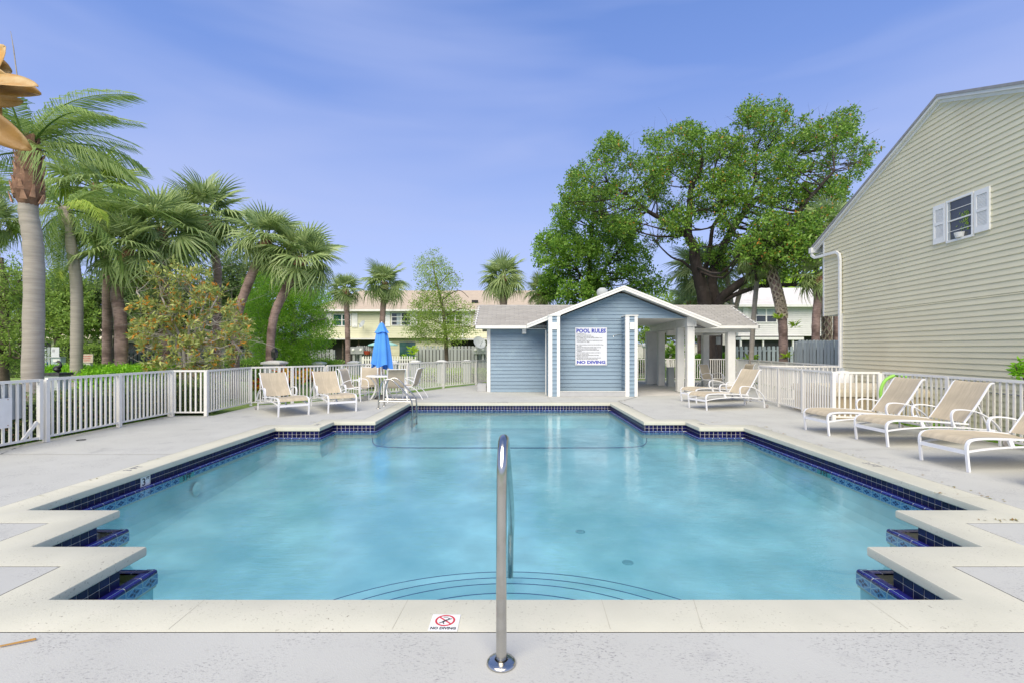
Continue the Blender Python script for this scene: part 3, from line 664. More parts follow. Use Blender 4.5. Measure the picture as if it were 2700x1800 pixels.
# shower head on fin 2
sh = MB(); sh.tube([(3.76, 16.45, 2.02), (3.66, 16.43, 2.03), (3.55, 16.4, 2.02), (3.46, 16.38, 1.99)], .012, 8); sh.lathe([(.01, .02), (.03, .0), (.032, -.01)], (3.44, 16.38, 1.97), 10)
PO(sh, 'shower_head', M['steel'], smooth=True)
# flood lamp on left wall
PO(MB().box(.395, .535, 17.50, 17.72, 2.10, 2.30), 'wall_lamp', M['white'])
# gable roof
RO = 3.215; YF = 16.22; YB = 22.35; TH = .115
def slab(xa, za, xb, zb, ya, yb, th):
    return MB().hexa([(xa, ya, za-th), (xb, ya, zb-th), (xb, yb, zb-th), (xa, yb, za-th), (xa, ya, za), (xb, ya, zb), (xb, yb, zb), (xa, yb, za)])
zt = 3.655; zb_ = zt-RO*SL
PO(slab(AX-RO, zb_, AX, zt, YF+.04, YB, .09), 'gable_roof', M['shingle'])
PO(slab(AX, zt, AX+RO, zb_, YF+.04, YB, .09), 'gable_roof', M['shingle'])
PO(slab(AX-RO+.02, zb_-.095, AX, zt-.10, YF+.05, YB-.05, .012), 'soffit', M['wood_white'])
PO(slab(AX, zt-.10, AX+RO-.02, zb_-.095, YF+.05, YB-.05, .012), 'soffit', M['wood_white'])
# rake boards, two-step
for (xa, za, xb, zb2) in ((AX-RO-.02, zb_-.008, AX, zt), (AX, zt, AX+RO+.02, zb_-.008)):
    PO(slab(xa, za+.006, xb, zb2+.006, YF-.01, YF+.035, .06), 'rake_board', M['wood_white'])
    PO(slab(xa, za-.055, xb, zb2-.055, YF+.002, YF+.037, .085), 'rake_board', M['wood_white'])
# cross roof (front slope + back slope), eaves
EY, EZ, RY = 17.25, 2.40, 19.52; RZ = EZ+SL*(RY-EY); XL, XR = -1.28, 8.76
def crossslab(xa, xb, y0, z0, y1, z1, th):
    return MB().hexa([(xa, y0, z0-th), (xb, y0, z0-th), (xb, y1, z1-th), (xa, y1, z1-th), (xa, y0, z0), (xb, y0, z0), (xb, y1, z1), (xa, y1, z1)])
for xa_, xb_ in ((XL, 4.1), (6.28, XR)):
    PO(crossslab(xa_, xb_, EY+.02, EZ-.012, RY, RZ-.012, .08), 'roof_deck', M['shingle_edge'])
    PO(crossslab(xa_, xb_, 2*RY-EY, EZ-.0, RY, RZ-.0, .08), 'rear_roof', M['shingle'])
PO(MB().box(XL-.02, AX-RO+.05, EY-.03, EY+.01, EZ-.125, EZ-.012), 'eave_board', M['wood_white'])
PO(MB().box(AX+RO-.05, XR+.02, EY-.03, EY+.01, EZ-.125, EZ-.012), 'eave_board', M['wood_white'])
for xq in (XL-.02, XR-.015):
    PO(crossslab(xq, xq+.035, EY-.03, EZ-.012, RY, RZ-.005, .11), 'rake_board', M['wood_white'])
PO(MB().box(XL, 1.25, EY+.01, EY+.55, EZ-.13, EZ-.115), 'soffit', M['wood_white']); PO(MB().box(6.3, XR, EY+.01, EY+.55, EZ-.13, EZ-.115), 'soffit', M['wood_white'])
# shingles of the front slope
exp_ = .143; sw = .335; slope = math.atan(SL); Ls = math.hypot(RY-EY, RZ-EZ); nc = int(Ls/exp_)
shm = MB().hexa([(-sw/2+.008, 0, 0), (sw/2-.008, 0, 0), (sw/2-.008, exp_+.02, -.004), (-sw/2+.008, exp_+.02, -.004), (-sw/2+.008, 0, .016), (sw/2-.008, 0, .016), (sw/2-.008, exp_+.02, .003), (-sw/2+.008, exp_+.02, .003)]).mesh('shingle', M['shingle'])
cells = []
for c in range(nc):
    yy_ = EY - .03 + c*exp_*math.cos(slope); zz_ = EZ-.010 + (c*exp_)*math.sin(slope)-.012
    xq = XL + (c % 2)*sw/2 + .06
    while xq < XR-.06:
        gz = zt-SL*abs(xq-AX)
        if gz < zz_+.06: cells.append((c, xq+rng.normal()*.004, yy_, zz_))
        xq += sw
cells.sort(key=lambda q: q[0]); far_sh = MB()
for i, (c, xq, yy_, zz_) in enumerate(cells):
    if i < 300: link('shingle', shm, ph, Vector((xq, yy_, zz_))-off, (slope+rng.normal()*.004, 0, rng.normal()*.004))
    else:
        Mx = Matrix.Translation(Vector((xq, yy_, zz_))) @ Matrix.Rotation(slope, 4, 'X')
        far_sh.hexa([Mx @ v.co for v in shm.vertices])
if far_sh.v: PO(far_sh, 'upper_shingles', M['shingle'])['kind'] = 'stuff'
# ridge caps
for i in range(34):
    xq = XL+.15+i*.3
    if zt-SL*abs(xq-AX) > RZ-.02: continue
    PO(MB().hexa([(xq-.155, RY-.13, RZ-.045), (xq+.155, RY-.13, RZ-.048), (xq+.155, RY+.13, RZ-.048), (xq-.155, RY+.13, RZ-.045), (xq-.155, RY-.01, RZ+.012), (xq+.155, RY-.01, RZ+.004), (xq+.155, RY+.01, RZ+.004), (xq-.155, RY+.01, RZ+.012)]), 'ridge_cap', M['shingle'])
# pavilion: ceiling, beams, columns
PO(MB().box(4.16, 6.2, 16.70, 22.2, 2.60, 2.63), 'ceiling', M['wood_white'])
PO(MB().box(6.30, 8.72, 17.35, 21.6, 2.30, 2.315), 'ceiling', M['wood_white'])
PO(MB().hexa([(6.04, 16.68, 2.32), (6.26, 16.68, 2.32), (6.50, 22.1, 2.32), (6.28, 22.1, 2.32), (6.04, 16.68, 2.60), (6.26, 16.68, 2.60), (6.50, 22.1, 2.60), (6.28, 22.1, 2.60)]), 'beam', M['wood_white'])
PO(MB().box(6.0, 6.32, 16.60, 16.92, 2.315, 2.62), 'beam_cap', M['wood_white'])
PO(MB().box(6.4, 8.6, 17.52, 17.70, 2.14, 2.30), 'beam', M['wood_white'])
PO(MB().box(6.4, 8.6, 19.95, 20.13, 2.10, 2.30), 'beam', M['wood_white'])
PO(MB().box(7.84, 8.04, 17.6, 20.0, 2.12, 2.30), 'beam', M['wood_white'])
def column(x, y, wd, h, name='column'):
    PO(MB().box(x, x+wd, y, y+wd, 0, h), name, M['wood_white'])
    PO(MB().box(x+.02, x+wd-.02, y-.008, y, .02, h), 'column_trim', M['wood_white'])
    PO(MB().box(x-.008, x, y+.02, y+wd-.02, .02, h), 'column_trim', M['wood_white'])
column(6.035, 16.66, .24, 2.32); column(6.05, 17.70, .24, 2.32); column(6.29, 20.75, .26, 2.32); column(6.27, 21.85, .30, 2.32); column(6.02, 21.6, .25, 2.32)
column(7.80, 17.5, .26, 2.18); column(7.87, 19.95, .24, 2.12)
PO(MB().box(8.45, 8.62, 20.05, 20.10, 1.75, 2.05), 'meter_box', M['pillar'])
PO(MB().box(7.25, 7.75, 21.4, 21.9, 1.98, 2.10), 'ceiling_fan_box', M['wood_white'])
PO(tri := MB().box(4.2, 6.0, 16.45, 22.2, -.003, .006), 'pavilion_floor', pm('pavilion_floor', (.50, .485, .46), .8, .1, 2))
PO(MB().box(6.0, 8.7, 17.4, 22.2, -.003, .0065), 'pavilion_floor', M['deck'])
PO(MB().box(6.55, 6.8, 20.3, 20.55, 0, .8), 'utility_box', M['pillar'])
# roof vent turbine on the gable ridge back slope
vt = MB().lathe([(.0, .30), (.10, .29), (.19, .22), (.22, .12), (.20, .02), (.12, 0), (.12, -.25)], (3.48, 18.6, 3.58), 18)
PO(vt, 'roof_vent', M['pillar'], smooth=True)

# rules sign
sg = thing('pool_rules_sign', 'large white POOL RULES and NO DIVING sign with blue heading letters', 'sign', (2.67, 16.62, 0))
sx0, sx1 = (1517-CX)*16.6/F, (1600.5-CX)*16.6/F; sz1 = H-(863.5-YH)*16.6/F; sz0 = H-(962-YH)*16.6/F
cxs = (sx0+sx1)/2-2.67; MB().box(sx0-2.67, sx1-2.67, -.012, .0, sz0, sz1).obj('panel', M['signboard'], sg)
Wd = sx1-sx0
for xq in (sx0-2.67+.03, sx1-2.67-.045):
    for zq in (sz0+.03, sz1-.045): MB().box(xq, xq+.015, -.018, -.012, zq, zq+.015).obj('screw', M['ink'], sg)
def st(body, size, mat, z, x=None, off_=0, sx=1.0, align='LEFT'):
    me = text_mesh(body, size, mat, off_, sx, align); return link('lettering', me, sg, (x if x is not None else cxs, -.0135, z), (R(90), 0, 0))
link('lettering', fit_text('POOL RULES', Wd*.93, .145, M['blueprint'], .0085), sg, (cxs, -.0135, sz1-.115), (R(90), 0, 0))
link('lettering', fit_text('NO DIVING', Wd*.90, .108, M['blueprint'], .0095), sg, (cxs, -.0135, sz0+.105), (R(90), 0, 0))
rules = ['•BATHING LOAD: 18', '•POOL HOURS: DAWN TO DUSK', '•RESIDENTS: 2 GUESTS PER UNIT ONLY', '•ALL SWIMMERS MUST SHOWER BEFORE ENTERING POOL', '•POOL PASS REQUIRED', '•CHILDREN UNDER 16 MUST BE ACCOMPANIED BY ADULT', '   21 OR OLDER AT ALL TIMES', '',
 '•NO DIVING, RUNNING, ROUGH PLAY OR EXCESSIVE NOISE', '   ALLOWED', '•PERSONS WITH INFECTIOUS DISEASE, OPEN CUTS OR', '   BLISTERS ARE PROHIBITED FROM SWIMMING', '•TODDLERS SHOULD WEAR SWIM DIAPERS WHEN', '   SWIMMING', '•NO FOOD, DRINK, GLASS OR ANIMALS ALLOWED IN', '   POOL OR ON POOL DECK',
 '•RESIDENTS, GUESTS ARE RESPONSIBLE FOR THEIR', '   PERSONAL BELONGINGS', '•SKATEBOARDS, ROLLERBLADES, ROLLER SKATES AND', '   BICYCLES ARE NOT ALLOWED IN POOL AREA']
zq = sz1-.235
for r_ in rules:
    if r_: st(r_.replace('•', '- '), .034, M['ink'], zq, x=sx0-2.67+.025, off_=.0008, sx=1.0)
    zq -= .0445

# ================================================================ BEIGE HOUSE AT THE RIGHT
bh = thing('beige_house', 'two-storey house with cream lap siding, white downspout and one shuttered window at right', 'house', (8.9, 10.3, 0))
K = .0997; X00 = 8.14; un = Vector((K, 1)).normalized(); nh = Vector((-un.y, un.x))   # along +Y ; outward toward the pool
offb = Vector(bh.location); CL = math.hypot(1, K)
def Wp(Y, z, d=0): return Vector((X00+K*Y, Y, z)) + Vector((*nh, 0))*d
ZR, YRg, SR, SN = 6.80, 10.36, .42, .40
def yl(z): # far extents (Y) at height z
    return min(15.0 if z > 2.56 else 14.05, YRg+(ZR-z)/SR)
def yn(z): return max(5.3, YRg-(ZR-z)/SN)
EXB = .114; z = .02
while z < ZR-.02:
    zt_ = z+EXB
    if z < 2.56 < zt_: zt_ = 2.56
    a0, a1, b0, b1 = yn(z), yn(zt_), yl(z+1e-3), yl(zt_-1e-3)
    if b1 > a1:
        mb = MB().hexa([Wp(a0, z, -.02), Wp(b0, z, -.02), Wp(b0, z, .019), Wp(a0, z, .019), Wp(a1, zt_, -.02), Wp(b1, zt_, -.02), Wp(b1, zt_, .001), Wp(a1, zt_, .001)])
        mb.v = [tuple(Vector(v)-offb) for v in mb.v]; mb.obj('siding_board', M['beige'], bh)
    z = zt_
def BO(mb, name, mat, parent=bh, smooth=False):
    mb.v = [tuple(Vector(v)-offb) for v in mb.v]; return mb.obj(name, mat, parent, smooth)
def hbox(y0, y1, z0, z1, d0, d1):
    return MB().hexa([Wp(y0, z0, d0), Wp(y1, z0, d0), Wp(y1, z0, d1), Wp(y0, z0, d1), Wp(y0, z1, d0), Wp(y1, z1, d0), Wp(y1, z1, d1), Wp(y0, z1, d1)])
BO(MB().poly([Wp(5.3, 0, -.03), Wp(14.0, 0, -.03), Wp(14.0, 2.56, -.03), Wp(15, 2.56, -.03), Wp(15, 4.9, -.03), Wp(YRg, ZR, -.03), Wp(5.3, 4.8, -.03)]), 'wall_core', M['beige'])
BO(hbox(14.0, 14.03, 0, 2.56, -6, -.03), 'rear_wall', M['beige'])
BO(hbox(14.97, 15.0, 2.56, 4.85, -6, -.03), 'rear_wall', M['beige'])
BO(hbox(14.0, 15.0, 2.55, 2.575, -6, .0), 'overhang_soffit', M['wood_white'])
BO(hbox(14.95, 15.03, 2.55, 4.86, -.03, .022), 'corner_board', M['wood_white'])
BO(hbox(13.98, 14.04, 0, 2.56, -.03, .022), 'corner_board', M['wood_white'])
# roof slabs + rake boards
def rslab(y0, z0, y1, z1, th, d0, d1):
    return MB().hexa([Wp(y0, z0-th, d0), Wp(y1, z1-th, d0), Wp(y1, z1-th, d1), Wp(y0, z0-th, d1), Wp(y0, z0, d0), Wp(y1, z1, d0), Wp(y1, z1, d1), Wp(y0, z0, d1)])
yE = 15.55; zr = ZR+.12; zE = zr-(yE-YRg)*SR; yN = 5.0; zN = zr-(YRg-yN)*SN
BO(rslab(yE, zE+.05, YRg, zr+.05, .055, -6, .12), 'roof', M['shingle_edge'])
BO(rslab(YRg, zr+.05, yN, zN+.05, .055, -6, .12), 'roof', M['shingle_edge'])
for (a, b, c, d, th, dd) in ((yE, zE-.007, YRg, zr-.007, .06, .10), (yE, zE-.07, YRg, zr-.07, .07, .035), (YRg, zr-.007, yN, zN-.007, .06, .10), (YRg, zr-.07, yN, zN-.07, .07, .035)):
    BO(rslab(a, b, c, d, th, -.01, dd), 'rake_board', M['wood_white'])
BO(hbox(15.0, 15.5, 4.5, 4.52, -.5, .05), 'eave_soffit', M['pillar'])
# gutter and downspout
BO(hbox(15.45, 15.6, 4.60, 4.76, -6, .16), 'gutter', M['white'])
dsp = MB(); P_ = [Wp(15.52, 4.62, .10), Wp(15.52, 4.52, .10), Wp(15.35, 4.42, .09), Wp(14.2, 4.37, .075), Wp(14.06, 4.28, .07), Wp(14.03, 4.1, .065), Wp(14.03, .05, .065)]
dsp.ribbon(P_, .06, .075, up=(nh.x, nh.y, 0)); BO(dsp, 'downspout', M['white'])
# window with shutters
wy0, wy1, wz0, wz1 = 9.54, 10.21, 3.755, 4.635
fr_ = MB()
for a in ((wy0, wy1, wz0, wz0+.045), (wy0, wy1, wz1-.045, wz1), (wy0, wy0+.04, wz0+.045, wz1-.045), (wy1-.04, wy1, wz0+.045, wz1-.045)):
    b = hbox(*a, -.01, .045); n_ = len(fr_.v); fr_.v += b.v; fr_.f += [tuple(i+n_ for i in f) for f in b.f]
win = BO(fr_, 'window', M['white'])
BO(hbox(wy0+.03, wy1-.03, wz0+.03, wz1-.03, .015, .020), 'pane', M['glass'], bh)
for k in (1, 2, 3):
    zc = wz0+(wz1-wz0)*k/4; BO(hbox(wy0+.04, wy1-.04, zc-(.014 if k == 2 else .006), zc+(.014 if k == 2 else .006), .020, .034 if k != 2 else .04), 'muntin', M['wood_white'])
BO(hbox(wy1-.09, wy1-.04, wz0+.04, wz1-.04, .02, .032), 'sash', M['pillar'])
# pot and plant seen through the glass, set just inside
pot = MB().lathe([(.0, 0), (.075, 0), (.10, .10), (.095, .10)], Wp(9.86, wz0+.05, .030), 16); BO(pot, 'window_pot', M['tile_white'], smooth=True)
pv = []
for _ in range(70):
    yq = wy0+.12+abs(rng.normal())*.10; c = np.array(Wp(min(yq, wy1-.1), wz0+.18+rng.uniform(0, .36), .032)); a = rng.uniform(0, 6.28); uy = np.array([K, 1, 0])*math.cos(a)*.035+np.array([0, 0, 1])*math.sin(a)*.035; vy = np.array([K, 1, 0])*-math.sin(a)*.006+np.array([0, 0, 1])*math.cos(a)*.006
    pv.append([c-uy, c-vy, c+uy, c+vy])
link('window_plant', np_quads('window_plant', np.array(pv), M['lf_shrub'], offb), bh)
def shutter(y0, y1):
    z0_, z1_ = 3.80, 4.62; mb = MB()
    for a in ((y0, y0+.05, z0_, z1_), (y1-.05, y1, z0_, z1_), (y0+.05, y1-.05, z0_, z0_+.12), (y0+.05, y1-.05, z1_-.10, z1_), (y0+.05, y1-.05, 4.19, 4.25)):
        b = hbox(*a, .0, .045); n_ = len(mb.v); mb.v += b.v; mb.f += [tuple(i+n_ for i in f) for f in b.f]
    sh_ = BO(mb, 'shutter', M['white'])
    BO(hbox(y0+.05, y1-.05, z0_+.1, z1_-.08, .002, .008), 'shutter_back', M['pillar'])
    for (za, zb2) in ((3.925, 4.185), (4.255, 4.515)):
        m_ = 10
        for i in range(m_):
            zz_ = za+(zb2-za)*(i+.1)/m_; q = hbox(y0+.05, y1-.05, zz_, zz_+.019, .010, .036)
            for vi in (4, 5): q.v[vi] = tuple(Vector(q.v[vi]))
            BO(q, 'slat', M['white'])
shutter(10.235, 10.56); shutter(9.18, 9.515)
# ================================================================ SUN LOUNGERS
def make_lounger(label, flat=False, deg=55):
    t = thing('sun_lounger', label, 'sun lounger', (0, 0, 0), 0, 'white sling sun loungers on the pool deck')
    L_ = 1.86
    for s_ in (-1, 1):
        y = s_*.335
        side = [(0.035, y, 0), (.018, y, .16), (.006, y, .30), (.03, y, .375), (.10, y, .408), (.28, y, .418), (.6, y, .408), (1.0, y, .385), (1.35, y, .355)]
        MB().ribbon(smoothpts(side, 3), .036, .024).obj('side_rail', M['lounge'], t)
        arch = [(.02, y, .255), (.25, y, .285), (.55, y, .305), (.9, y, .31), (1.3, y, .295), (1.6, y, .27), (1.76, y, .262), (1.84, y, .22), (1.875, y, .10), (1.88, y, .0)]
        MB().ribbon(smoothpts(arch, 3), .034, .020).obj('lower_rail', M['lounge'], t)
        for xq in (.62, 1.12): MB().bar((xq, y, .30), (xq-.045, y, .40), .03, .05).obj('spacer', M['lounge'], t)
        ys_ = s_*.365
        arm = [(1.08, ys_, .33), (1.045, ys_, .47), (1.065, ys_, .555), (1.13, ys_, .59), (1.3, ys_, .585), (1.5, ys_, .54), (1.68, ys_, .44), (1.80, ys_, .33), (1.86, ys_, .24)]
        MB().ribbon(smoothpts(arm, 3), .036, .018).obj('armrest', M['lounge'], t)
        MB().lathe([(0, -.014), (.042, -.014), (.05, 0), (.042, .014), (0, .014)], (0, 0, 0), 14).obj('wheel', M['rubber'], t, True)
        w_ = [o for o in t.children][-1] if False else bpy.data.objects[-1] if False else None
    for o in [x for x in COL.objects if x.parent == t and x.name.startswith('wheel')]:
        pass
    # front cross bar, rear cross bar, inner struts
    MB().bar((.012, -.335, .245), (.012, .335, .245), .022, .05).obj('front_bar', M['lounge'], t)
    MB().bar((1.86, -.33, .16), (1.86, .33, .16), .02, .03).obj('rear_bar', M['lounge'], t)
    for yq in (-.2, .2): MB().bar((1.22, yq, .33), (1.80, yq, .22), .02, .02).obj('ratchet_bar', M['lounge'], t)
    # seat sling
    sl = MB(); P_ = smoothpts([(.0, 0, .345), (.03, 0, .392), (.10, 0, .424), (.28, 0, .432), (.6, 0, .418), (1.0, 0, .39), (1.33, 0, .352)], 3)
    for i, p in enumerate(P_):
        dip = .022*min(1, p.x*4)
        for k in range(7):
            u = -1+2*k/6; sl.v.append((p.x, u*.312, p.z-dip*(1-u*u)))
    for i in range(len(P_)-1):
        for k in range(6): a = i*7+k; sl.f.append((a, a+1, a+8, a+7))
    sl.obj('seat_sling', M['sling'], t, True)
    # backrest
    ang = R(deg) if not flat else R(4)
    def bp(s_, w=0): return Vector((1.31+s_*math.cos(ang)+(w*math.sin(ang)), 0, .372+s_*math.sin(ang)-(w*math.cos(ang))))
    spine = [bp(0), bp(.3, .012), bp(.55, .008), bp(.72, .0), bp(.78, .012), bp(.80, .045)]
    for s_ in (-1, 1):
        MB().ribbon([p+Vector((0, s_*.31, 0)) for p in smoothpts(spine, 3)], .02, .024).obj('back_frame', M['lounge'], t)
    bs = MB(); Q = smoothpts(spine, 3)
    for i, p in enumerate(Q):
        for k in range(7):
            u = -1+2*k/6; dd = .02*(1-u*u); bs.v.append((p.x+dd*math.sin(ang), u*.295, p.z-dd*math.cos(ang)+.013))
    for i in range(len(Q)-1):
        for k in range(6): a = i*7+k; bs.f.append((a, a+1, a+8, a+7))
    bs.obj('back_sling', M['sling'], t, True)
    if not flat:
        for s_ in (-1, 1): MB().bar(bp(.40, .05)+Vector((0, s_*.25, 0)), (1.80, s_*.25, .23), .018, .018).obj('back_prop', M['lounge'], t)
        MB().bar(bp(.40, .05)+Vector((0, -.30, 0)), bp(.40, .05)+Vector((0, .30, 0)), .02, .02).obj('back_bar', M['lounge'], t)
    k = 0
    for o in [x for x in COL.objects if x.parent == t and x.name.split('.')[0] == 'wheel']:
        s_ = (-1, 1)[k]; k += 1; o.rotation_euler = (R(90), 0, 0); o.location = (1.93, s_*.375, .05)
    return t
Llist = [((5.733, 6.49), 2.7, 'nearest fully seen tan lounger of the right-hand row, backrest cut by the picture edge', 0),
         ((5.943, 8.075), 2, 'middle white and tan lounger of the right-hand row with raised back, against the white fence', 0),
         ((5.655, 9.06), 1, 'farthest lounger of the right-hand row, with the lime foam noodle behind it', 0),
         ((5.86, 5.17), 2, 'lounger of which only one white front leg shows at the right edge', 0),
         ((4.82, 12.65), 18, 'raised tan lounger set at an angle between the spa fence and pavilion', 0),
         ((-5.05, 11.33), 130.5, 'left of the two tan loungers on the left deck, nearer the camera', 0),
         ((-4.15, 11.99), 124.3, 'right of the two tan loungers on the left deck, next to the patio table chairs', 0)]
proto = None; protoL = None
for (p, a, lab, fl) in Llist:
    if a > 90:
        if protoL is None: protoL = o = make_lounger(lab, False, 47)
        else: o = copy_tree(protoL)
    elif proto is None: proto = o = make_lounger(lab)
    else: o = copy_tree(proto)
    o['label'] = lab; o.location = (*p, 0); o.rotation_euler = (0, 0, R(a))
fl = make_lounger('tan lounger with its back laid flat, behind the angled lounger near the pavilion', True); fl.location = (5.19, 14.3, 0); fl.rotation_euler = (0, 0, R(17.5))

# ================================================================ PATIO CHAIRS, TABLE, UMBRELLA
def make_chair(label):
    t = thing('patio_chair', label, 'patio chair', (0, 0, 0), 0, 'white framed tan sling patio chairs')
    for s_ in (-1, 1):
        y = s_*.29
        fr = [(.52, y, 0), (.50, y, .25), (.50, y, .50), (.46, y, .60), (.36, y, .645), (.2, y, .64), (.02, y, .58), (-.08, y, .50)]
        MB().ribbon(smoothpts(fr, 3), .034, .02).obj('arm', M['lounge'], t)
        rl = [(-.34, y*.98, 0), (-.26, y*.98, .14), (-.12, y*.98, .30), (.02, y*.98, .37), (.25, y*.98, .385), (.50, y*.98, .36)]
        MB().ribbon(smoothpts(rl, 3), .026, .02).obj('rear_leg', M['lounge'], t)
        y2 = s_*.255
        bf = [(.53, y2, .37), (.48, y2, .415), (.38, y2, .42), (.1, y2, .39), (.03, y2, .40), (-.02, y2, .46), (-.08, y2, .64), (-.13, y2, .82), (-.18, y2, .93), (-.25, y2, .96)]
        MB().ribbon(smoothpts(bf, 3), .024, .024).obj('back_frame', M['lounge'], t)
    P_ = smoothpts([(.53, 0, .37), (.48, 0, .415), (.38, 0, .42), (.1, 0, .39), (.03, 0, .40), (-.02, 0, .46), (-.08, 0, .64), (-.13, 0, .82), (-.18, 0, .93), (-.25, 0, .96)], 3)
    sl = MB()
    for p in P_:
        for k in range(5): u = -1+k/2; sl.v.append((p.x, u*.245, p.z+.008-.014*(1-u*u)))
    for i in range(len(P_)-1):
        for k in range(4): a = i*5+k; sl.f.append((a, a+1, a+6, a+5))
    sl.obj('sling', M['sling_chair'], t, True)
    MB().bar((-.25, -.25, .96), (-.25, .25, .96), .02, .02).obj('top_bar', M['lounge'], t)
    MB().bar((.51, -.28, .22), (.51, .28, .22), .02, .02).obj('stretcher', M['lounge'], t)
    return t
ch = make_chair('')
clist = [((-4.92, 14.75), -8, 'patio chair left of the table seen side-on, facing right'),
         ((-4.62, 15.85), -75, 'patio chair behind the table on its left, facing the camera'),
         ((-3.45, 14.55), 112, 'patio chair right of the umbrella with its back to the camera'),
         ((-3.05, 15.45), 172, 'patio chair at the far right of the table seen side-on, facing left'),
         ((7.60, 18.9), -62, 'empty patio chair under the pavilion between the two right columns'),
         ((9.35, 19.4), 195, 'patio chair just outside the pavilion, right of the corner column')]
for i, (p, a, lab) in enumerate(clist):
    o = ch if i == 0 else copy_tree(ch); o['label'] = lab; o.location = (*p, 0); o.rotation_euler = (0, 0, R(a))
tb = thing('patio_table', 'round white patio table under the folded blue umbrella', 'table', (-4.07, 15.3, 0))
MB().lathe([(0, .735), (.45, .735), (.48, .725), (.485, .70), (.455, .695), (.44, .71), (0, .71)], (0, 0, 0), 32).obj('tabletop', M['white'], tb, True)
for k in range(4):
    a = R(45+90*k); c_, s_ = math.cos(a), math.sin(a)
    MB().ribbon(smoothpts([(.40*c_, .40*s_, .70), (.22*c_, .22*s_, .45), (.25*c_, .25*s_, .2), (.40*c_, .40*s_, 0)], 3), .05, .03, up=(-s_, c_, 0)).obj('leg', M['white'], tb)
st_ = thing('side_table', 'small white side table beside the chair outside the pavilion', 'side table', (8.55, 19.3, 0))
MB().lathe([(0, .47), (.22, .47), (.24, .455), (.22, .44), (0, .44)], (0, 0, 0), 24).obj('tabletop', M['white'], st_, True)
for k in range(4):
    a = R(45+90*k); c_, s_ = math.cos(a), math.sin(a); MB().bar((.18*c_, .18*s_, .44), (.2*c_, .2*s_, 0), .025, .025).obj('leg', M['white'], st_)
um = thing('patio_umbrella', 'closed bright blue patio umbrella standing through the white table', 'umbrella', (-4.07, 15.3, 0))
MB().tube([(0, 0, .05), (0, 0, 2.3)], .019, 10).obj('pole', M['white'], um, True)
MB().lathe([(0, .14), (.05, .13), (.20, .05), (.23, 0)], (0, 0, 0), 20).obj('base', M['stone'], um, True)
can = MB(); rings = [(2.12, .145), (2.05, .165), (1.95, .185), (1.8, .205), (1.6, .24), (1.4, .265), (1.2, .29), (1.08, .305), (1.0, .31)]; sd_ = 64
for i, (z, r_) in enumerate(rings):
    t_ = i/(len(rings)-1)
    for k in range(sd_):
        a = 2*math.pi*k/sd_; f = 1+.16*(.4+.6*t_)*math.cos(8*a+.6*math.sin(3*a)+t_*.9)+.05*math.sin(5*a+t_*2)
        zz_ = z-(.10*t_**4)*(math.cos(4*a+.5)*.6+.5*math.cos(a-1)) if t_ > .5 else z
        can.v.append((r_*f*math.cos(a), r_*f*math.sin(a), zz_))
for i in range(len(rings)-1):
    for k in range(sd_): a = i*sd_+k; b = i*sd_+(k+1) % sd_; can.f.append((a, b, b+sd_, a+sd_))
can.obj('canopy', M['umbrella'], um, R(80) and True)
cap = MB(); rings = [(2.375, .012), (2.36, .05), (2.30, .085), (2.22, .125), (2.14, .165), (2.085, .20), (2.06, .212)]
for i, (z, r_) in enumerate(rings):
    t_ = i/(len(rings)-1)
    for k in range(48):
        a = 2*math.pi*k/48; f = 1+.10*t_*math.cos(8*a+.4); cap.v.append((r_*f*math.cos(a), r_*f*math.sin(a), z+.02*t_*math.sin(4*a)))
for i in range(len(rings)-1):
    for k in range(48): a = i*48+k; b = i*48+(k+1) % 48; cap.f.append((a, b, b+48, a+48))
cap.obj('vent_cap', M['umbrella'], um, True)
MB().lathe([(0, 2.41), (.018, 2.40), (.022, 2.38), (.012, 2.36)], (0, 0, 0), 12).obj('finial', M['white'], um, True)

# ================================================================ SPA, NOODLE, PIPE RAIL
sp_ = thing('spa_tub', 'square hot tub with a tan folding cover inside the white fenced pen', 'hot tub', (8.28, 11.75, 0), R(-5))
MB().box(-.95, .95, -.95, .95, 0, .58).obj('skirt', M['tan2'], sp_)
for k, (a, b) in enumerate(((-1.0, -.01), (.01, 1.0))):
    q = MB().hexa([(-1.0, a, .585), (1.0, a, .585), (1.0, b, .585), (-1.0, b, .585), (-.97, a+.02, .66 if k == 0 else .74), (.97, a+.02, .66 if k == 0 else .74), (.97, b-.02, .74 if k == 0 else .66), (-.97, b-.02, .74 if k == 0 else .66)])
    q.obj('cover_half', M['tan'], sp_)
MB().box(-1.01, 1.01, -1.01, -.99, .50, .60).obj('cover_flap', M['tan'], sp_); MB().box(-1.01, -.99, -.99, 1.01, .50, .60).obj('cover_flap', M['tan'], sp_)
for i in range(8): MB().box(-.85+i*.24, -.68+i*.24, -.958, -.951, .06, .5).obj('skirt_panel', M['tan2'], sp_)
nd_ = MB().tube(smoothpts([(7.75, 10.1, .30), (7.66, 10.1, .62), (7.72, 10.08, .88), (7.88, 10.05, 1.0), (8.06, 10.03, 1.0), (8.2, 10.03, .93)], 4), .032, 10)
nn_ = thing('foam_noodle', 'lime green foam noodle bent over behind the far right lounger', 'pool noodle', (7.75, 10.1, 0)); nd_.obj('noodle', M['lime'], nn_, True, True)
pr_ = thing('spa_step_rail', 'grey metal pipe rail behind the right-hand loungers, in front of the cream wall', 'railing', (8.2, 8.5, 0))
for z in (.80, .42):
    MB().tube([(8.25, 10.2, z), (8.25, 6.2, z)], .016, 8).obj('pipe', M['steel'], pr_, True, True)
for y in (10.2, 8.2, 6.2): MB().tube([(8.25, y, -.05), (8.25, y, .82)], .016, 8).obj('upright', M['steel'], pr_, True, True)
wt = thing('white_barrel', 'rounded white plastic filter tank behind the spa fences', 'filter tank', (9.05, 13.3, 0))
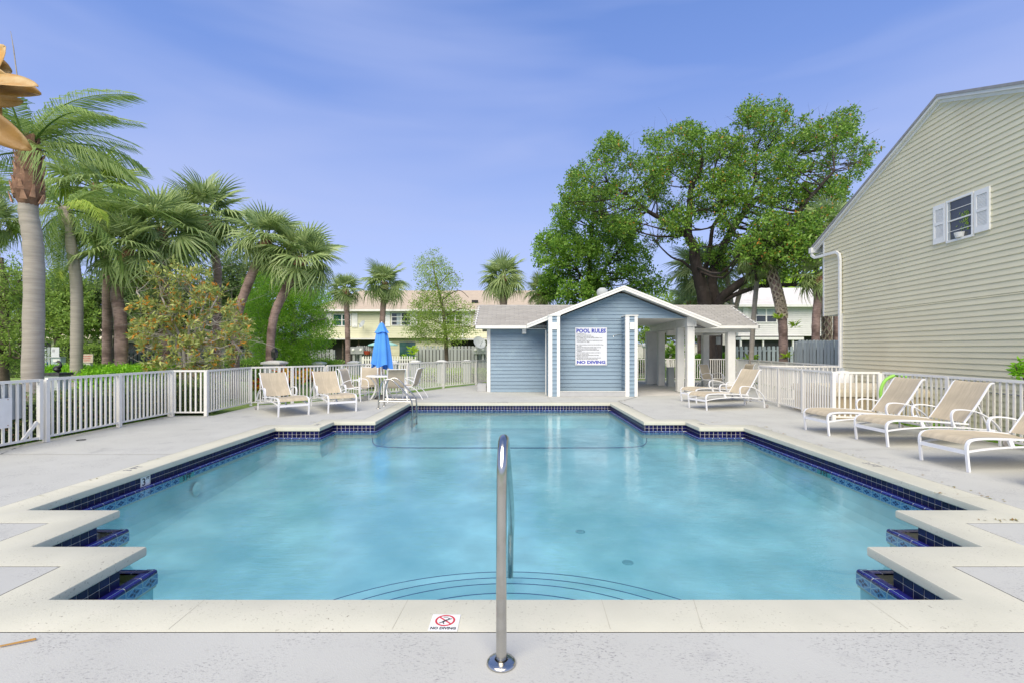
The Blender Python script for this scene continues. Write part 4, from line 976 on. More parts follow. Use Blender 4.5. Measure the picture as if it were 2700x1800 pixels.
MB().lathe([(0, .98), (.14, .96), (.24, .88), (.27, .75), (.27, .1), (.24, 0)], (0, 0, 0), 20).obj('tank', M['white'], wt, True)
MB().lathe([(0, 1.04), (.05, 1.04), (.06, .96)], (0, 0, 0), 12).obj('cap', M['pillar'], wt, True)

# ================================================================ BACKGROUND BUILDINGS
def board_wall(parent, a, b, z0, z1, step, mat, holes=()):
    a = Vector((*a, 0)); b = Vector((*b, 0)); u = (b-a).normalized(); L_ = (b-a).length; nn = Vector((u.y, -u.x, 0)); off_ = Vector(parent.location); z = z0
    while z < z1-.02:
        zt_ = min(z+step, z1)
        q = MB().hexa([a+Vector((0, 0, z))-off_, b+Vector((0, 0, z))-off_, b+nn*.03+Vector((0, 0, z))-off_, a+nn*.03+Vector((0, 0, z))-off_, a+Vector((0, 0, zt_))-off_, b+Vector((0, 0, zt_))-off_, b+nn*.004+Vector((0, 0, zt_))-off_, a+nn*.004+Vector((0, 0, zt_))-off_])
        q.obj('siding_board', mat, parent); z = zt_
def WO(mb, name, mat, parent):
    off_ = Vector(parent.location); mb.v = [tuple(Vector(v)-off_) for v in mb.v]; return mb.obj(name, mat, parent)
def pwindow(parent, x0_, x1_, y, z0, z1, glass, bars=(1, 1), shut=True, curtain=False, frame=M['white']):
    off_ = Vector(parent.location); fr = MB(); t_ = .07
    fr.box(x0_, x1_, y-.08, y-.03, z0, z0+t_).box(x0_, x1_, y-.08, y-.03, z1-t_, z1).box(x0_, x0_+t_, y-.08, y-.03, z0+t_, z1-t_).box(x1_-t_, x1_, y-.08, y-.03, z0+t_, z1-t_)
    xm = (x0_+x1_)/2; fr.box(xm-.05, xm+.05, y-.082, y-.04, z0+t_, z1-t_)
    for k in range(bars[1]):
        zc = z0+(z1-z0)*(k+1)/(bars[1]+1); fr.box(x0_+t_, x1_-t_, y-.078, y-.05, zc-.03, zc+.03)
    fo = WO(fr, 'window', frame, parent)
    g_ = MB().box(x0_+t_, x1_-t_, y-.045, y-.035, z0+t_, z1-t_); g_.v = [tuple(Vector(v)-off_) for v in g_.v]; g_.obj('pane', glass, fo)
    if curtain:
        c = MB().box(x0_+.5, x1_-1.0, y-.049, y-.046, z0+.1, z1-.1); c.v = [tuple(Vector(v)-off_) for v in c.v]; c.obj('curtain', M['curtain'], fo)
    if shut:
        for xs in (x0_-.62, x1_+.06):
            WO(MB().box(xs, xs+.52, y-.09, y-.03, z0-.08, z1+.08), 'shutter', frame, parent)
            for k in range(9): WO(MB().hexa([(xs+.07, y-.095, z0+.02+k*(z1-z0)/9.5), (xs+.45, y-.095, z0+.02+k*(z1-z0)/9.5), (xs+.45, y-.09, z0+.02+k*(z1-z0)/9.5), (xs+.07, y-.09, z0+.02+k*(z1-z0)/9.5), (xs+.07, y-.12, z0+.07+k*(z1-z0)/9.5), (xs+.45, y-.12, z0+.07+k*(z1-z0)/9.5), (xs+.45, y-.09, z0+.10+k*(z1-z0)/9.5), (xs+.07, y-.09, z0+.10+k*(z1-z0)/9.5)]), 'slat', frame, parent)
X_ = lambda px, Y: (px-CX)*Y/F
Z_ = lambda py, Y: H-(py-YH)*Y/F
# yellow townhouse behind the pool
YB1 = 45.0
yh = thing('yellow_townhouse', 'pale yellow two-storey townhouse with tan roof, white shutters and dark screened porches', 'townhouse', (-8, YB1, 0))
xa, xb = X_(820, YB1), X_(1440, YB1)
WO(MB().box(xa, xb, YB1+.02, YB1+9, 2.55, 5.15), 'upper_storey', M['yellow'], yh)
board_wall(yh, (xa, YB1), (xb, YB1), 2.57, 5.1, .165, M['yellow'])
WO(MB().box(xa, xb, YB1+1.5, YB1+9, 0, 2.55), 'ground_storey', M['yellow'], yh)
WO(MB().hexa([(xa-.3, YB1-.55, 5.02), (xb+.3, YB1-.55, 5.02), (xb+.3, YB1+4.7, 7.35), (xa+3.2, YB1+4.7, 7.35), (xa-.3, YB1-.55, 5.14), (xb+.3, YB1-.55, 5.14), (xb+.3, YB1+4.7, 7.50), (xa+3.2, YB1+4.7, 7.50)]), 'roof', M['shingle_far'], yh)
WO(MB().hexa([(xa-.3, YB1+9.6, 5.02), (xb+.3, YB1+9.6, 5.02), (xb+.3, YB1+4.7, 7.35), (xa+3.2, YB1+4.7, 7.35), (xa-.3, YB1+9.6, 5.14), (xb+.3, YB1+9.6, 5.14), (xb+.3, YB1+4.7, 7.49), (xa+3.2, YB1+4.7, 7.49)]), 'roof', M['shingle_far'], yh)
WO(MB().poly([(xa-.3, YB1-.5, 5.1), (xa+3.2, YB1+4.7, 7.47), (xa-.3, YB1+9.6, 5.1)]), 'roof', M['shingle_far'], yh)
WO(MB().box(xa-.35, xb+.3, YB1-.66, YB1-.55, 4.98, 5.15), 'fascia', M['wood_white'], yh)
WO(MB().box(xa, xb, YB1-.55, YB1, 4.98, 5.0), 'soffit', M['wood_white'], yh)
pwindow(yh, X_(878, YB1), X_(926.5, YB1), YB1, Z_(860, YB1), Z_(828, YB1), M['glassg'], (1, 1))
pwindow(yh, X_(1032, YB1), X_(1084, YB1), YB1, Z_(859, YB1), Z_(824.5, YB1), M['glass'], (1, 2), curtain=True)
pwindow(yh, X_(1176, YB1), X_(1225, YB1), YB1, Z_(857, YB1), Z_(820, YB1), M['glass'], (1, 2))
# porches: dark openings with posts
for (pa, pb) in ((820, 990), (1190, 1278)):
    WO(MB().box(X_(pa, YB1), X_(pb, YB1), YB1+.9, YB1+1.45, 0, 2.5), 'porch_screen', M['screen'], yh)
    k = pa
    while k <= pb: WO(MB().box(X_(k, YB1)-.06, X_(k, YB1)+.06, YB1-.05, YB1+.05, 0, 2.5), 'porch_post', M['trunkd'], yh); k += 42
WO(MB().box(xa, X_(1000, YB1), YB1-.7, YB1+1.5, 2.42, 2.54), 'porch_lid', M['wood_white'], yh)
WO(MB().box(X_(1185, YB1), xb, YB1-1.2, YB1+1.5, 2.38, 2.50), 'porch_lid', M['wood_white'], yh)
board_wall(yh, (X_(1000, YB1), YB1+.6), (X_(1190, YB1), YB1+.6), .0, 2.5, .17, M['yellow'])
WO(MB().box(X_(1050, YB1), X_(1092, YB1), YB1+.5, YB1+.58, .1, 2.2), 'sliding_door', M['glassg'], yh)
WO(MB().box(X_(1218, YB1), X_(1222, YB1), YB1-.1, YB1-.02, 2.5, 5.0), 'downspout', M['wood_white'], yh)
WO(MB().box(X_(1250, YB1)-.3, X_(1250, YB1)+.3, YB1+1.0, YB1+1.3, 5.75, 6.15), 'roof_vent', M['black'], yh)
for px in (700, 760):
    WO(MB().box(X_(px, YB1), X_(px+40, YB1), YB1+.2, YB1+.3, 0, 2.4), 'porch_screen', M['screen'], yh)
# long low house at the left behind the palms
YL = 40.0; lh = thing('low_house', 'long low house with pale ribbed roof and yellow wall behind the left palms', 'house', (-25, YL, 0))
xa, xb = X_(-250, YL), X_(700, YL)
WO(MB().box(xa, xb, YL, YL+8, 0, 2.45), 'wall', M['yellow'], lh)
for i in range(9):   # roof courses
    y0_, z0_ = YL-.7+i*.42, 2.36+i*.17
    WO(MB().hexa([(xa-.4, y0_, z0_-.02), (xb+.4, y0_, z0_-.02), (xb+.4, y0_+.44, z0_+.14), (xa-.4, y0_+.44, z0_+.14), (xa-.4, y0_, z0_+.06), (xb+.4, y0_, z0_+.06), (xb+.4, y0_+.44, z0_+.18), (xa-.4, y0_+.44, z0_+.18)]), 'roof_course', M['beige'], lh)
for px in range(-180, 690, 130):
    WO(MB().box(X_(px, YL), X_(px+55, YL), YL-.04, YL-.01, .5, 2.1), 'window', M['screen'], lh)
# white house at the right
YW = 40.0; wh = thing('white_house', 'white clapboard two-storey house with pale shingle roof behind the right-hand palms', 'house', (22, YW, 0))
xa, xb = X_(1946, YW), X_(2330, YW)
WO(MB().box(xa, xb, YW+.02, YW+9, 2.62, 5.15), 'upper_storey', M['whiteside'], wh)
board_wall(wh, (xa, YW), (xb, YW), 2.62, 5.1, .165, M['whiteside'])
WO(MB().box(xa+.1, xb, YW+1.2, YW+9, 0, 2.62), 'ground_storey', M['screen'], wh)
WO(MB().hexa([(xa-.3, YW-.5, 5.02), (xb+.3, YW-.5, 5.02), (xb+.3, YW+4.5, 7.0), (xa+.5, YW+4.5, 7.0), (xa-.3, YW-.5, 5.12), (xb+.3, YW-.5, 5.12), (xb+.3, YW+4.5, 7.12), (xa+.5, YW+4.5, 7.12)]), 'roof', M['shingle_white'], wh)
for i in range(14):
    zz_ = 5.13+i*.14; yq = YW-.5+i*.36
    WO(MB().hexa([(xa-.3, yq, zz_-.02), (xb+.3, yq, zz_-.02), (xb+.3, yq+.37, zz_+.13), (xa-.3, yq+.37, zz_+.13), (xa-.3, yq, zz_+.04), (xb+.3, yq, zz_+.04), (xb+.3, yq+.37, zz_+.145), (xa-.3, yq+.37, zz_+.145)]), 'shingle_course', M['shingle_white'], wh)
WO(MB().box(xa-.3, xb+.3, YW-.64, YW-.5, 4.95, 5.14), 'gutter', M['wood_white'], wh)
pwindow(wh, X_(1991, YW), X_(2048, YW), YW, Z_(851, YW), Z_(813, YW), M['glass'], (1, 1), shut=False)
WO(MB().box(X_(1993, YW)+.1, X_(2046, YW)-.1, YW-.055, YW-.05, Z_(832, YW), Z_(815, YW)), 'blind', M['curtain'], wh)
WO(MB().box(X_(1958, YW), X_(1972, YW), YW-.08, YW-.04, Z_(850, YW), Z_(812, YW)), 'shutter', M['white'], wh)
WO(MB().box(xa, X_(2110, YW), YW-.5, YW+1.2, 2.30, 2.52), 'porch_lid', M['wood_white'], wh)
for px in (1948, 2006, 2084, 2160): WO(MB().box(X_(px, YW)-.06, X_(px, YW)+.06, YW-.4, YW-.28, 0, 2.3), 'porch_post', M['wood_white'], wh)
WO(MB().box(xa, X_(2095, YW), YW+.0, YW+.1, 0, 2.3), 'porch_screen', M['screen'], wh)
# side wall running back-left of the white house (seen between the columns)
sw_ = thing('white_side_wing', 'white clapboard side wing seen between the pavilion columns', 'house wing', (17.2, 41, 0))
WO(MB().box(X_(1886, 42), X_(1946, 42), 42.03, 46, 2.0, 6.2), 'wall', M['whiteside'], sw_)
board_wall(sw_, (X_(1886, 42), 42), (X_(1946, 42), 42), 1.9, 6.2, .165, M['whiteside'])
# far white garden wall and lamp
gw = thing('garden_wall', 'plain white garden wall beyond the pavilion', 'wall', (13, 42, 0)); WO(MB().box(X_(1640, 42), X_(1900, 42), 42.5, 42.7, 0, 1.9), 'wall', M['paving'], gw); WO(MB().box(X_(1640, 42), X_(1900, 42), 42.44, 42.76, 1.9, 1.98), 'wall_cap', M['paving'], gw)
lp = thing('street_lamp', 'globe street lamp in front of the white garden wall', 'street lamp', (X_(1698, 36), 36, 0)); MB().tube([(0, 0, 0), (0, 0, 1.6)], .035, 8).obj('pole', M['black'], lp); MB().lathe([(.04, 1.6), (.13, 1.7), (.15, 1.82), (.10, 1.94), (0, 1.98)], (0, 0, 0), 14).obj('globe', M['white'], lp, True)
bf_ = thing('iron_fence', 'black iron railing beyond the rear white fence', 'railing', (10, 30, 0))
WO(MB().box(X_(1660, 30), X_(1735, 30), 29.98, 30.02, -.1, -.04), 'rail', M['paving'], bf_)
for i in range(13):
    xq = X_(1664+i*5.8, 27.5); WO(MB().box(xq, xq+.055, 27.48, 27.52, -.45+.05, .30), 'bar', M['black'], bf_); WO(MB().box(xq-.03, xq+.08, 27.46, 27.54, .24, .32), 'bar_cap', M['black'], bf_)

# wooden privacy fences
def plank_fence(label, a, b, h, pw, gap, mat, cat='fence', z0=-.05, name='privacy_fence', group=None):
    a = Vector((*a, 0)); b = Vector((*b, 0)); t = thing(name, label, cat, a, 0, group); u = (b-a).normalized(); L_ = (b-a).length; nn = Vector((u.y, -u.x, 0)); m_ = int(L_/(pw+gap)); ang = math.atan2(u.y, u.x)
    me = MB().hexa([(-pw/2, -.012, z0), (pw/2, -.012, z0), (pw/2, .012, z0), (-pw/2, .012, z0), (-pw/2, -.012, h-.03), (pw/2, -.012, h-.03), (pw/2, .012, h-.03), (-pw/2, .012, h-.03)]); me.box(-pw/2+.025, pw/2-.025, -.012, .012, h-.03, h); me = me.mesh('picket', mat)
    for i in range(m_):
        q = u*((i+.5)*(pw+gap)); o = link('picket', me, t, q+Vector((0, 0, rng.normal()*.006)), (0, rng.normal()*.004, ang))
    m2 = max(1, int(L_/2.4)); ln = b-a
    for zz_ in (.35, h-.28): MB().bar(Vector((0, 0, zz_))-nn*.04, ln+Vector((0, 0, zz_))-nn*.04, .04, .09).obj('rail', mat, t)
    for i in range(m2+1): q = ln*(i/m2)-nn*.1; MB().box(q.x-.05, q.x+.05, q.y-.05, q.y+.05, 0, h-.06).obj('post', mat, t)
    for zz_ in ((z0, h-.35),):   # rear boards seen through the gaps, their shade put into a dark colour
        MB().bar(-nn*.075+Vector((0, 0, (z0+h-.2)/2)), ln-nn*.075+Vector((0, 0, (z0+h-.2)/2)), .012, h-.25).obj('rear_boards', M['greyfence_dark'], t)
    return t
M['greyfence_dark'] = pm('painted_shade_boards', (.10, .10, .10), .85, .2, 3)  # darkened fence wood, the shade behind the pickets painted into its colour
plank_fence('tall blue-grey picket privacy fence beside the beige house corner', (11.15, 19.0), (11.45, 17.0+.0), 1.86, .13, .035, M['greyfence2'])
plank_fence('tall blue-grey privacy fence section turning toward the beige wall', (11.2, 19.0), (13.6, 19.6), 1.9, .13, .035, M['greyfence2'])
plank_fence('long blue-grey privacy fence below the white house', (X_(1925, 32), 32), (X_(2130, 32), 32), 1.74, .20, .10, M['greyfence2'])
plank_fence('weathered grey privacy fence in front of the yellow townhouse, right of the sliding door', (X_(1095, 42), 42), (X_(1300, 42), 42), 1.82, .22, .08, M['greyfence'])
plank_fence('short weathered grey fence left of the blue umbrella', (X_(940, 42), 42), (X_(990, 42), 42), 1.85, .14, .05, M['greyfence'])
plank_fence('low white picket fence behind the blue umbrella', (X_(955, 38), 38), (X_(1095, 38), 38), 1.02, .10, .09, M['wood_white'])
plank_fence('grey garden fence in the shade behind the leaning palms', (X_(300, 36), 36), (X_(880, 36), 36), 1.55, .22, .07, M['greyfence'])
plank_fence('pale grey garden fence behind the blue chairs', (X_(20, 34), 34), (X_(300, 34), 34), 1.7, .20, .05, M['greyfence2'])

# grey gate pillars with pale caps
k = 0
for (px, Y, hh, wd_, lab) in ((724, 15.6, 1.16, .50, 'large grey pillar carrying the lantern, left of the loungers'), (841, 20.6, 1.0, .40, 'grey capped pillar behind the right-hand left lounger'), (934, 21.5, 1.0, .40, 'grey capped pillar left of the blue umbrella'),
                      (1036, 22.2, 1.0, .38, 'grey capped pillar just right of the blue umbrella'), (1095, 22.8, 1.0, .38, 'grey capped pillar below the sliding door'), (1164, 23.2, 1.0, .38, 'grey capped pillar in front of the lacy tree trunk'), (1231, 23.6, 1.0, .38, 'grey capped pillar nearest the blue pool house')):
    x = X_(px, Y); t = thing('fence_pillar', lab, 'pillar', (x, Y, 0), 0, 'grey pillars with pale domed caps beyond the pool fence')
    MB().box(-wd_/2, wd_/2, -wd_/2, wd_/2, -.05, hh-.08).obj('shaft', M['pillar'], t)
    c = MB().box(-wd_/2-.05, wd_/2+.05, -wd_/2-.05, wd_/2+.05, hh-.08, hh-.02); c.hexa([(-wd_/2-.05, -wd_/2-.05, hh-.02), (wd_/2+.05, -wd_/2-.05, hh-.02), (wd_/2+.05, wd_/2+.05, hh-.02), (-wd_/2-.05, wd_/2+.05, hh-.02), (-.1, -.1, hh+.03), (.1, -.1, hh+.03), (.1, .1, hh+.03), (-.1, .1, hh+.03)]); c.obj('cap', M['wood_white'], t)
lt_ = thing('pillar_lantern', 'small black-framed lantern on the large grey pillar', 'lantern', (X_(724, 15.6), 15.6, 1.18))
MB().lathe([(.05, 0), (.06, .04), (.03, .07), (.09, .10), (.115, .28)], (0, 0, 0), 6).obj('glass_body', M['glass'], lt_)
MB().lathe([(.13, .28), (.09, .36), (.04, .40), (.02, .44), (0, .46)], (0, 0, 0), 6).obj('lid', M['black'], lt_)
for k in range(6): a = 2*math.pi*k/6; MB().tube([(.09*math.cos(a), .09*math.sin(a), .10), (.115*math.cos(a), .115*math.sin(a), .28)], .008, 4).obj('frame_bar', M['black'], lt_)

# small background things
def dish(px, py, Y, r_, lab, rz):
    p = at(px, py, Y); t = thing('satellite_dish', lab, 'satellite dish', p, R(rz))
    d = MB(); n_ = 20; d.lathe([(0, -.10*r_), (.5*r_, -.05*r_), (r_, .12*r_)], (0, 0, 0), n_); o = d.obj('reflector', M['pillar'], t, True); o.rotation_euler = (R(62), 0, 0)
    MB().tube([(0, .05, 0), (0, .1, -.5*r_), (0, .1, -1.4*r_)], .04*r_+.01, 6).obj('mast', M['pillar'], t); MB().tube([(0, -.05, -.6*r_), (0, -1.1*r_, .25*r_)], .02, 6).obj('feed_arm', M['pillar'], t)
dish(955, 855, 44.0, .38, 'grey satellite dish on the yellow townhouse wall between two windows', -40)
dish(1264, 903, 40.5, .55, 'white satellite dish behind the grey fence beside the pool house', 30)
def meter(px, Y, lab):
    t = thing('meter_box', lab, 'meter cabinet', (X_(px, Y), Y, 0)); MB().box(-.55, .55, -.2, .2, 1.15, 1.75).obj('cabinet', M['greyfence'], t); MB().box(-.4, -.2, -.1, .1, -.05, 1.15).obj('leg', M['greyfence'], t); MB().box(.2, .4, -.1, .1, -.05, 1.15).obj('leg', M['greyfence'], t)
    for s_ in (-.32, .32): o = MB().lathe([(0, .07), (.10, .06), (.12, 0)], (0, 0, 0), 12).obj('meter', M['white'], t, True); o.location = (s_, -.2, 1.5); o.rotation_euler = (R(90), 0, 0)
meter(943, 41.5, 'grey utility meter cabinet left of the blue umbrella'); meter(1264, 41.5, 'grey utility meter cabinet beside the pool house')
rp = thing('hanging_planter', 'red planter hung on the grey fence by the umbrella', 'planter', at(968, 928, 41.6)); MB().lathe([(0, -.2), (.2, -.2), (.32, .12), (.30, .12)], (0, 0, 0), 12).obj('pot', M['redpot'], rp)
au = thing('aqua_parasol', 'open pale aqua parasol behind the blue umbrella', 'parasol', (X_(1010, 42.6), 42.6, 0)); MB().lathe([(0, 2.35), (.6, 2.2), (1.3, 1.92), (1.32, 1.84)], (0, 0, 0), 12).obj('canopy', pm('aqua_cloth', (.30, .55, .50), .8, .05, 3), au); MB().tube([(0, 0, 0), (0, 0, 2.35)], .03, 6).obj('pole', M['white'], au)
# pet station, sign, statue, chairs at the left
ps = thing('notice_cabinet', 'grey-blue notice cabinet with a white notice, behind the heron statue', 'cabinet', (X_(154, 17.5), 17.5, 0))
MB().box(-.17, .17, -.1, .1, -.05, 1.28).obj('cabinet_body', pm('cabinet_paint', (.36, .45, .45), .5, .05, 5), ps)
MB().box(-.15, .13, -.115, -.10, 1.28, 1.62).obj('notice_panel', M['signboard'], ps); MB().box(-.18, .18, -.13, .12, 1.25, 1.28).obj('ledge', M['pillar'], ps)
MB().box(-.10, .14, -.108, -.1, 1.10, 1.20).obj('notice_strip', M['tile_white'], ps)
for s_ in (-.08, .02, .11): o = MB().box(-.03, .03, -.107, -.1, -.05, .05).obj('dark_vent', M['black'], ps); o.location = (s_, 0, .92); o.rotation_euler = (0, R(45), 0)
for k in range(3): MB().bar((-.1+k*.03, -.117, 1.45), (-.09+k*.035, -.117, 1.55), .012, .002, (0, 1, 0)).obj('notice_mark', M['inkgrey'], ps)
ws = thing('wooden_sign', 'faded tan wooden sign with red lettering on a post behind the bright hedge', 'sign', (X_(228, 17), 17, 0))
MB().box(-.25, .25, -.03, .0, 1.08, 1.38).obj('board', M['oldwood'], ws); MB().box(-.13, .13, 0, .1, 0, 1.08).obj('post', M['paving'], ws)
for i, s_ in enumerate(('PRIVATE PROPERTY', 'NO SOLICITING', 'NO DUMPING')):
    o = link('lettering', text_mesh(s_, .050, M['red'], .001), ws, (0, -.032, 1.29-i*.075), (R(90), 0, 0))
sth = thing('heron_statue', 'small black bird statue on a slate-topped grey pedestal behind the left fence', 'statue', (X_(153, 11.5), 11.5, 0))
MB().box(-.17, .17, -.16, .16, -.05, .94).obj('pedestal', M['pillar'], sth); MB().box(-.20, .20, -.19, .19, .94, 1.0).obj('slab', M['stone'], sth)
MB().tube(smoothpts([(.0, 0, 1.0), (.02, 0, 1.05), (-.05, 0, 1.10), (.05, 0, 1.15), (.06, 0, 1.22), (.0, 0, 1.26), (-.02, 0, 1.25), (-.09, 0, 1.22)], 4), [.02, .02, .02, .03, .05, .06, .065, .065, .06, .055, .05, .045, .04, .032, .026, .022, .020, .022, .026, .028, .03, .028, .024, .018, .012, .010, .006, .004, .002][:29], 8).obj('bird', M['black'], sth, True)
def adiron(px, Y, rz, mat, lab):
    t = thing('adirondack_chair', lab, 'garden chair', (X_(px, Y), Y, 0), R(rz), 'garden chairs on the lawn behind the palms')
    for k in range(5): MB().bar((-.24+k*.12, .30, .35), (-.26+k*.13, .62, .98-abs(k-2)*.04), .10, .02, (1, 0, 0)).obj('back_slat', mat, t)
    for k in range(4): MB().box(-.28, .28, -.25+k*.14, -.13+k*.14, .36-k*.03, .38-k*.03).obj('seat_slat', mat, t)
    for s_ in (-1, 1): MB().box(s_*.33-.05, s_*.33+.05, -.3, .4, .58, .61).obj('arm', mat, t); MB().box(s_*.33-.03, s_*.33+.03, -.28, -.2, 0, .58).obj('front_leg', mat, t); MB().bar((s_*.3, -.25, .36), (s_*.3, .55, .05), .03, .1).obj('side_leg', mat, t)
adiron(117, 25, -150, M['bluewood'], 'blue adirondack chair just right of the grey palm trunk'); adiron(140, 26, 120, M['bluewood'], 'blue adirondack chair in front of the notice cabinet'); adiron(246, 25, 130, M['tealwood'], 'teal adirondack chair behind the wooden sign'); adiron(180, 27, 170, M['bluewood'], 'dark blue chair right of the notice cabinet')
# ================================================================ VEGETATION
def unit(a): return a/np.maximum(np.linalg.norm(a, axis=1, keepdims=True), 1e-9)
def leaf_quads(C, D, L_, W_, curl=.15):
    """C centres (n,3), D directions (n,3) unit; L_,W_ arrays; diamond leaves folded slightly"""
    n = len(C); Rn = unit(rng.normal(size=(n, 3))); Sd = unit(np.cross(D, Rn)); Nn = np.cross(D, Sd)
    L_ = np.asarray(L_).reshape(-1, 1)*np.ones((n, 1)); W_ = np.asarray(W_).reshape(-1, 1)*np.ones((n, 1))
    p0 = C; p1 = C+D*L_*.45+Sd*W_*.5+Nn*L_*curl; p2 = C+D*L_; p3 = C+D*L_*.45-Sd*W_*.5+Nn*L_*curl
    return np.stack([p0, p1, p2, p3], 1)
def clumps(centres, radii, nleaf, L_, W_, twig=.22, per=9, up=.25, flat=.8):
    """leaf rosettes scattered through cluster volumes"""
    V = []; tw = []
    tot = np.sum(np.array(radii)**2)
    for c, r_ in zip(centres, radii):
        m = max(1, int(nleaf*r_**2/tot/per)); d = unit(rng.normal(size=(m, 3))); rr = r_*rng.uniform(.25, 1, size=(m, 1))**.55
        P = np.array(c)+d*rr*np.array([1, 1, flat]); tw.append((c, P))
        out_ = unit(d+rng.normal(size=(m, 3))*.35+np.array([0, 0, up]))
        Pc = np.repeat(P, per, 0); od = np.repeat(out_, per, 0); n = len(Pc)
        Dd = unit(od*.7+rng.normal(size=(n, 3))*.75)
        Cc = Pc+rng.normal(size=(n, 3))*twig*.35
        s_ = rng.uniform(.65, 1.25, size=(n, 1)); V.append(leaf_quads(Cc, Dd, L_*s_, W_*s_))
    return np.concatenate(V), tw
def inpoly(x, y, poly):
    c = False; n = len(poly); j = n-1
    for i in range(n):
        xi, yi = poly[i]; xj, yj = poly[j]
        if (yi > y) != (yj > y) and x < (xj-xi)*(y-yi)/(yj-yi+1e-9)+xi: c = not c
        j = i
    return c
def sample_poly(poly, Y, dY, n, rpx, holes=(), mind=.8):
    xs = [p[0] for p in poly]; ys_ = [p[1] for p in poly]; out_ = []; tries = 0; pts = []
    while len(out_) < n and tries < 20000:
        tries += 1; x = rng.uniform(min(xs), max(xs)); y = rng.uniform(min(ys_), max(ys_))
        if not inpoly(x, y, poly): continue
        if any((x-h[0])**2+(y-h[1])**2 < h[2]**2 for h in holes): continue
        if any((x-a)**2+(y-b)**2 < (rpx*mind)**2 for a, b in pts[-60:]) and tries < 8000: continue
        pts.append((x, y)); YY = Y+rng.uniform(-dY, dY); out_.append(np.array(at(x, y, YY)))
    return out_
def tree(label, cat, name, trunks, centres, radii, nleaf, L_, W_, leaf, bark, limb_r=.03, twig=.22, per=9, up=.25, flat=.8, group=None, branch=True):
    """trunks: list of (points, r0, r1)"""
    base = Vector(trunks[0][0][0]); t = thing(name, label, cat, base, 0, group); P_all = []
    tm = MB()
    for pts, r0, r1 in trunks:
        sp_ = smoothpts(pts, 4); m = len(sp_); sp_ = [p+Vector(rng.normal(size=3)*r1*.25) if 0 < i < m-1 else p for i, p in enumerate(sp_)]
        rr = [r0+(r1-r0)*(i/(m-1)) for i in range(m)]; rr[0] *= 1.15; tm.tube(sp_, rr, 12); P_all += [(np.array(p), q) for p, q in zip(sp_, rr)]
    tm.obj('trunk', bark, t, True, True)
    if branch:
        bm2 = MB(); PA = np.array([p for p, q in P_all]); RA = [q for p, q in P_all]
        for c in centres:
            d = np.linalg.norm((PA-c)*np.array([1, 1, 1.0]), axis=1)+np.maximum(0, PA[:, 2]-c[2])*1.5; i = int(np.argmin(d)); a = Vector(PA[i]); b = Vector(c); L2 = (b-a).length
            if L2 < .3: continue
            mid = a.lerp(b, .5)+Vector((0, 0, -.08*L2))+Vector(rng.normal(size=3)*.06*L2); r_ = min(RA[i]*.5, limb_r*(1+L2*.35))
            bm2.tube(smoothpts([a, mid, b], 3), [r_, r_*.9, r_*.8, r_*.7, r_*.55, r_*.4, r_*.25], 5, False)
            for _ in range(3):
                e_ = b+Vector(rng.normal(size=3))*.45*1.0; bm2.tube([a.lerp(b, .75), b.lerp(e_, .5), e_], [r_*.3, r_*.2, r_*.08], 4, False)
        bm2.obj('branches', bark, t, True, True)
    V, tw = clumps(centres, radii, nleaf, L_, W_, twig, per, up, flat)
    link('crown', np_quads('crown', V, leaf, tuple(base)), t)
    return t

# ---- palms
def fan_mesh(mat, seed, droop=.24, nseg=27, spread=125):
    g = np.random.default_rng(seed); mb = MB(); hub = np.array([0, .40, .03]); hl = .60
    mb.bar((0, 0, 0), (0, .22, .035), .022, .012); mb.bar((0, .22, .035), (0, .40, .03), .018, .010)
    for i in range(nseg):
        th = R(-spread+2*spread*i/(nseg-1)+g.normal()*2.0); l_ = hl*(1-.30*abs(th)/R(spread))*(1+g.normal()*.05)
        d = np.array([math.sin(th), math.cos(th), 0]); sd_ = np.array([math.cos(th), -math.sin(th), 0]); fold = .22*abs(math.sin(th))
        dz = droop*(1+g.normal()*.25)*(1.25 if abs(th) > 1.6 else 1)
        pts = []
        for t_ in (0, .38, .68, 1.0):
            pts.append(hub+d*l_*(t_-.10*t_**3)+np.array([0, 0, fold*t_*.35-dz*t_**2.4-.05*math.cos(th)*t_]))
        wd_ = (.007, .036, .026, .003)
        for k in range(3):
            a, b = pts[k], pts[k+1]; up_ = np.array([0, 0, .012])
            mb.quad(a-sd_*wd_[k]*.5*2*.5+0*up_, a+up_*(k > 0), b+up_*(k < 2), b-sd_*wd_[k+1]*.5)
            mb.quad(a+up_*(k > 0), a+sd_*wd_[k]*.5, b+sd_*wd_[k+1]*.5, b+up_*(k < 2))
    me = bpy.data.meshes.new('frond'); me.from_pydata(mb.v, [], mb.f); me.materials.append(mat); me.update(); return me
FAN = {k: [fan_mesh(M[k], s_+10, dr) for s_, dr in enumerate((.13, .24, .38))] for k in ('lf_sabal', 'lf_sabal2', 'lf_lime')}
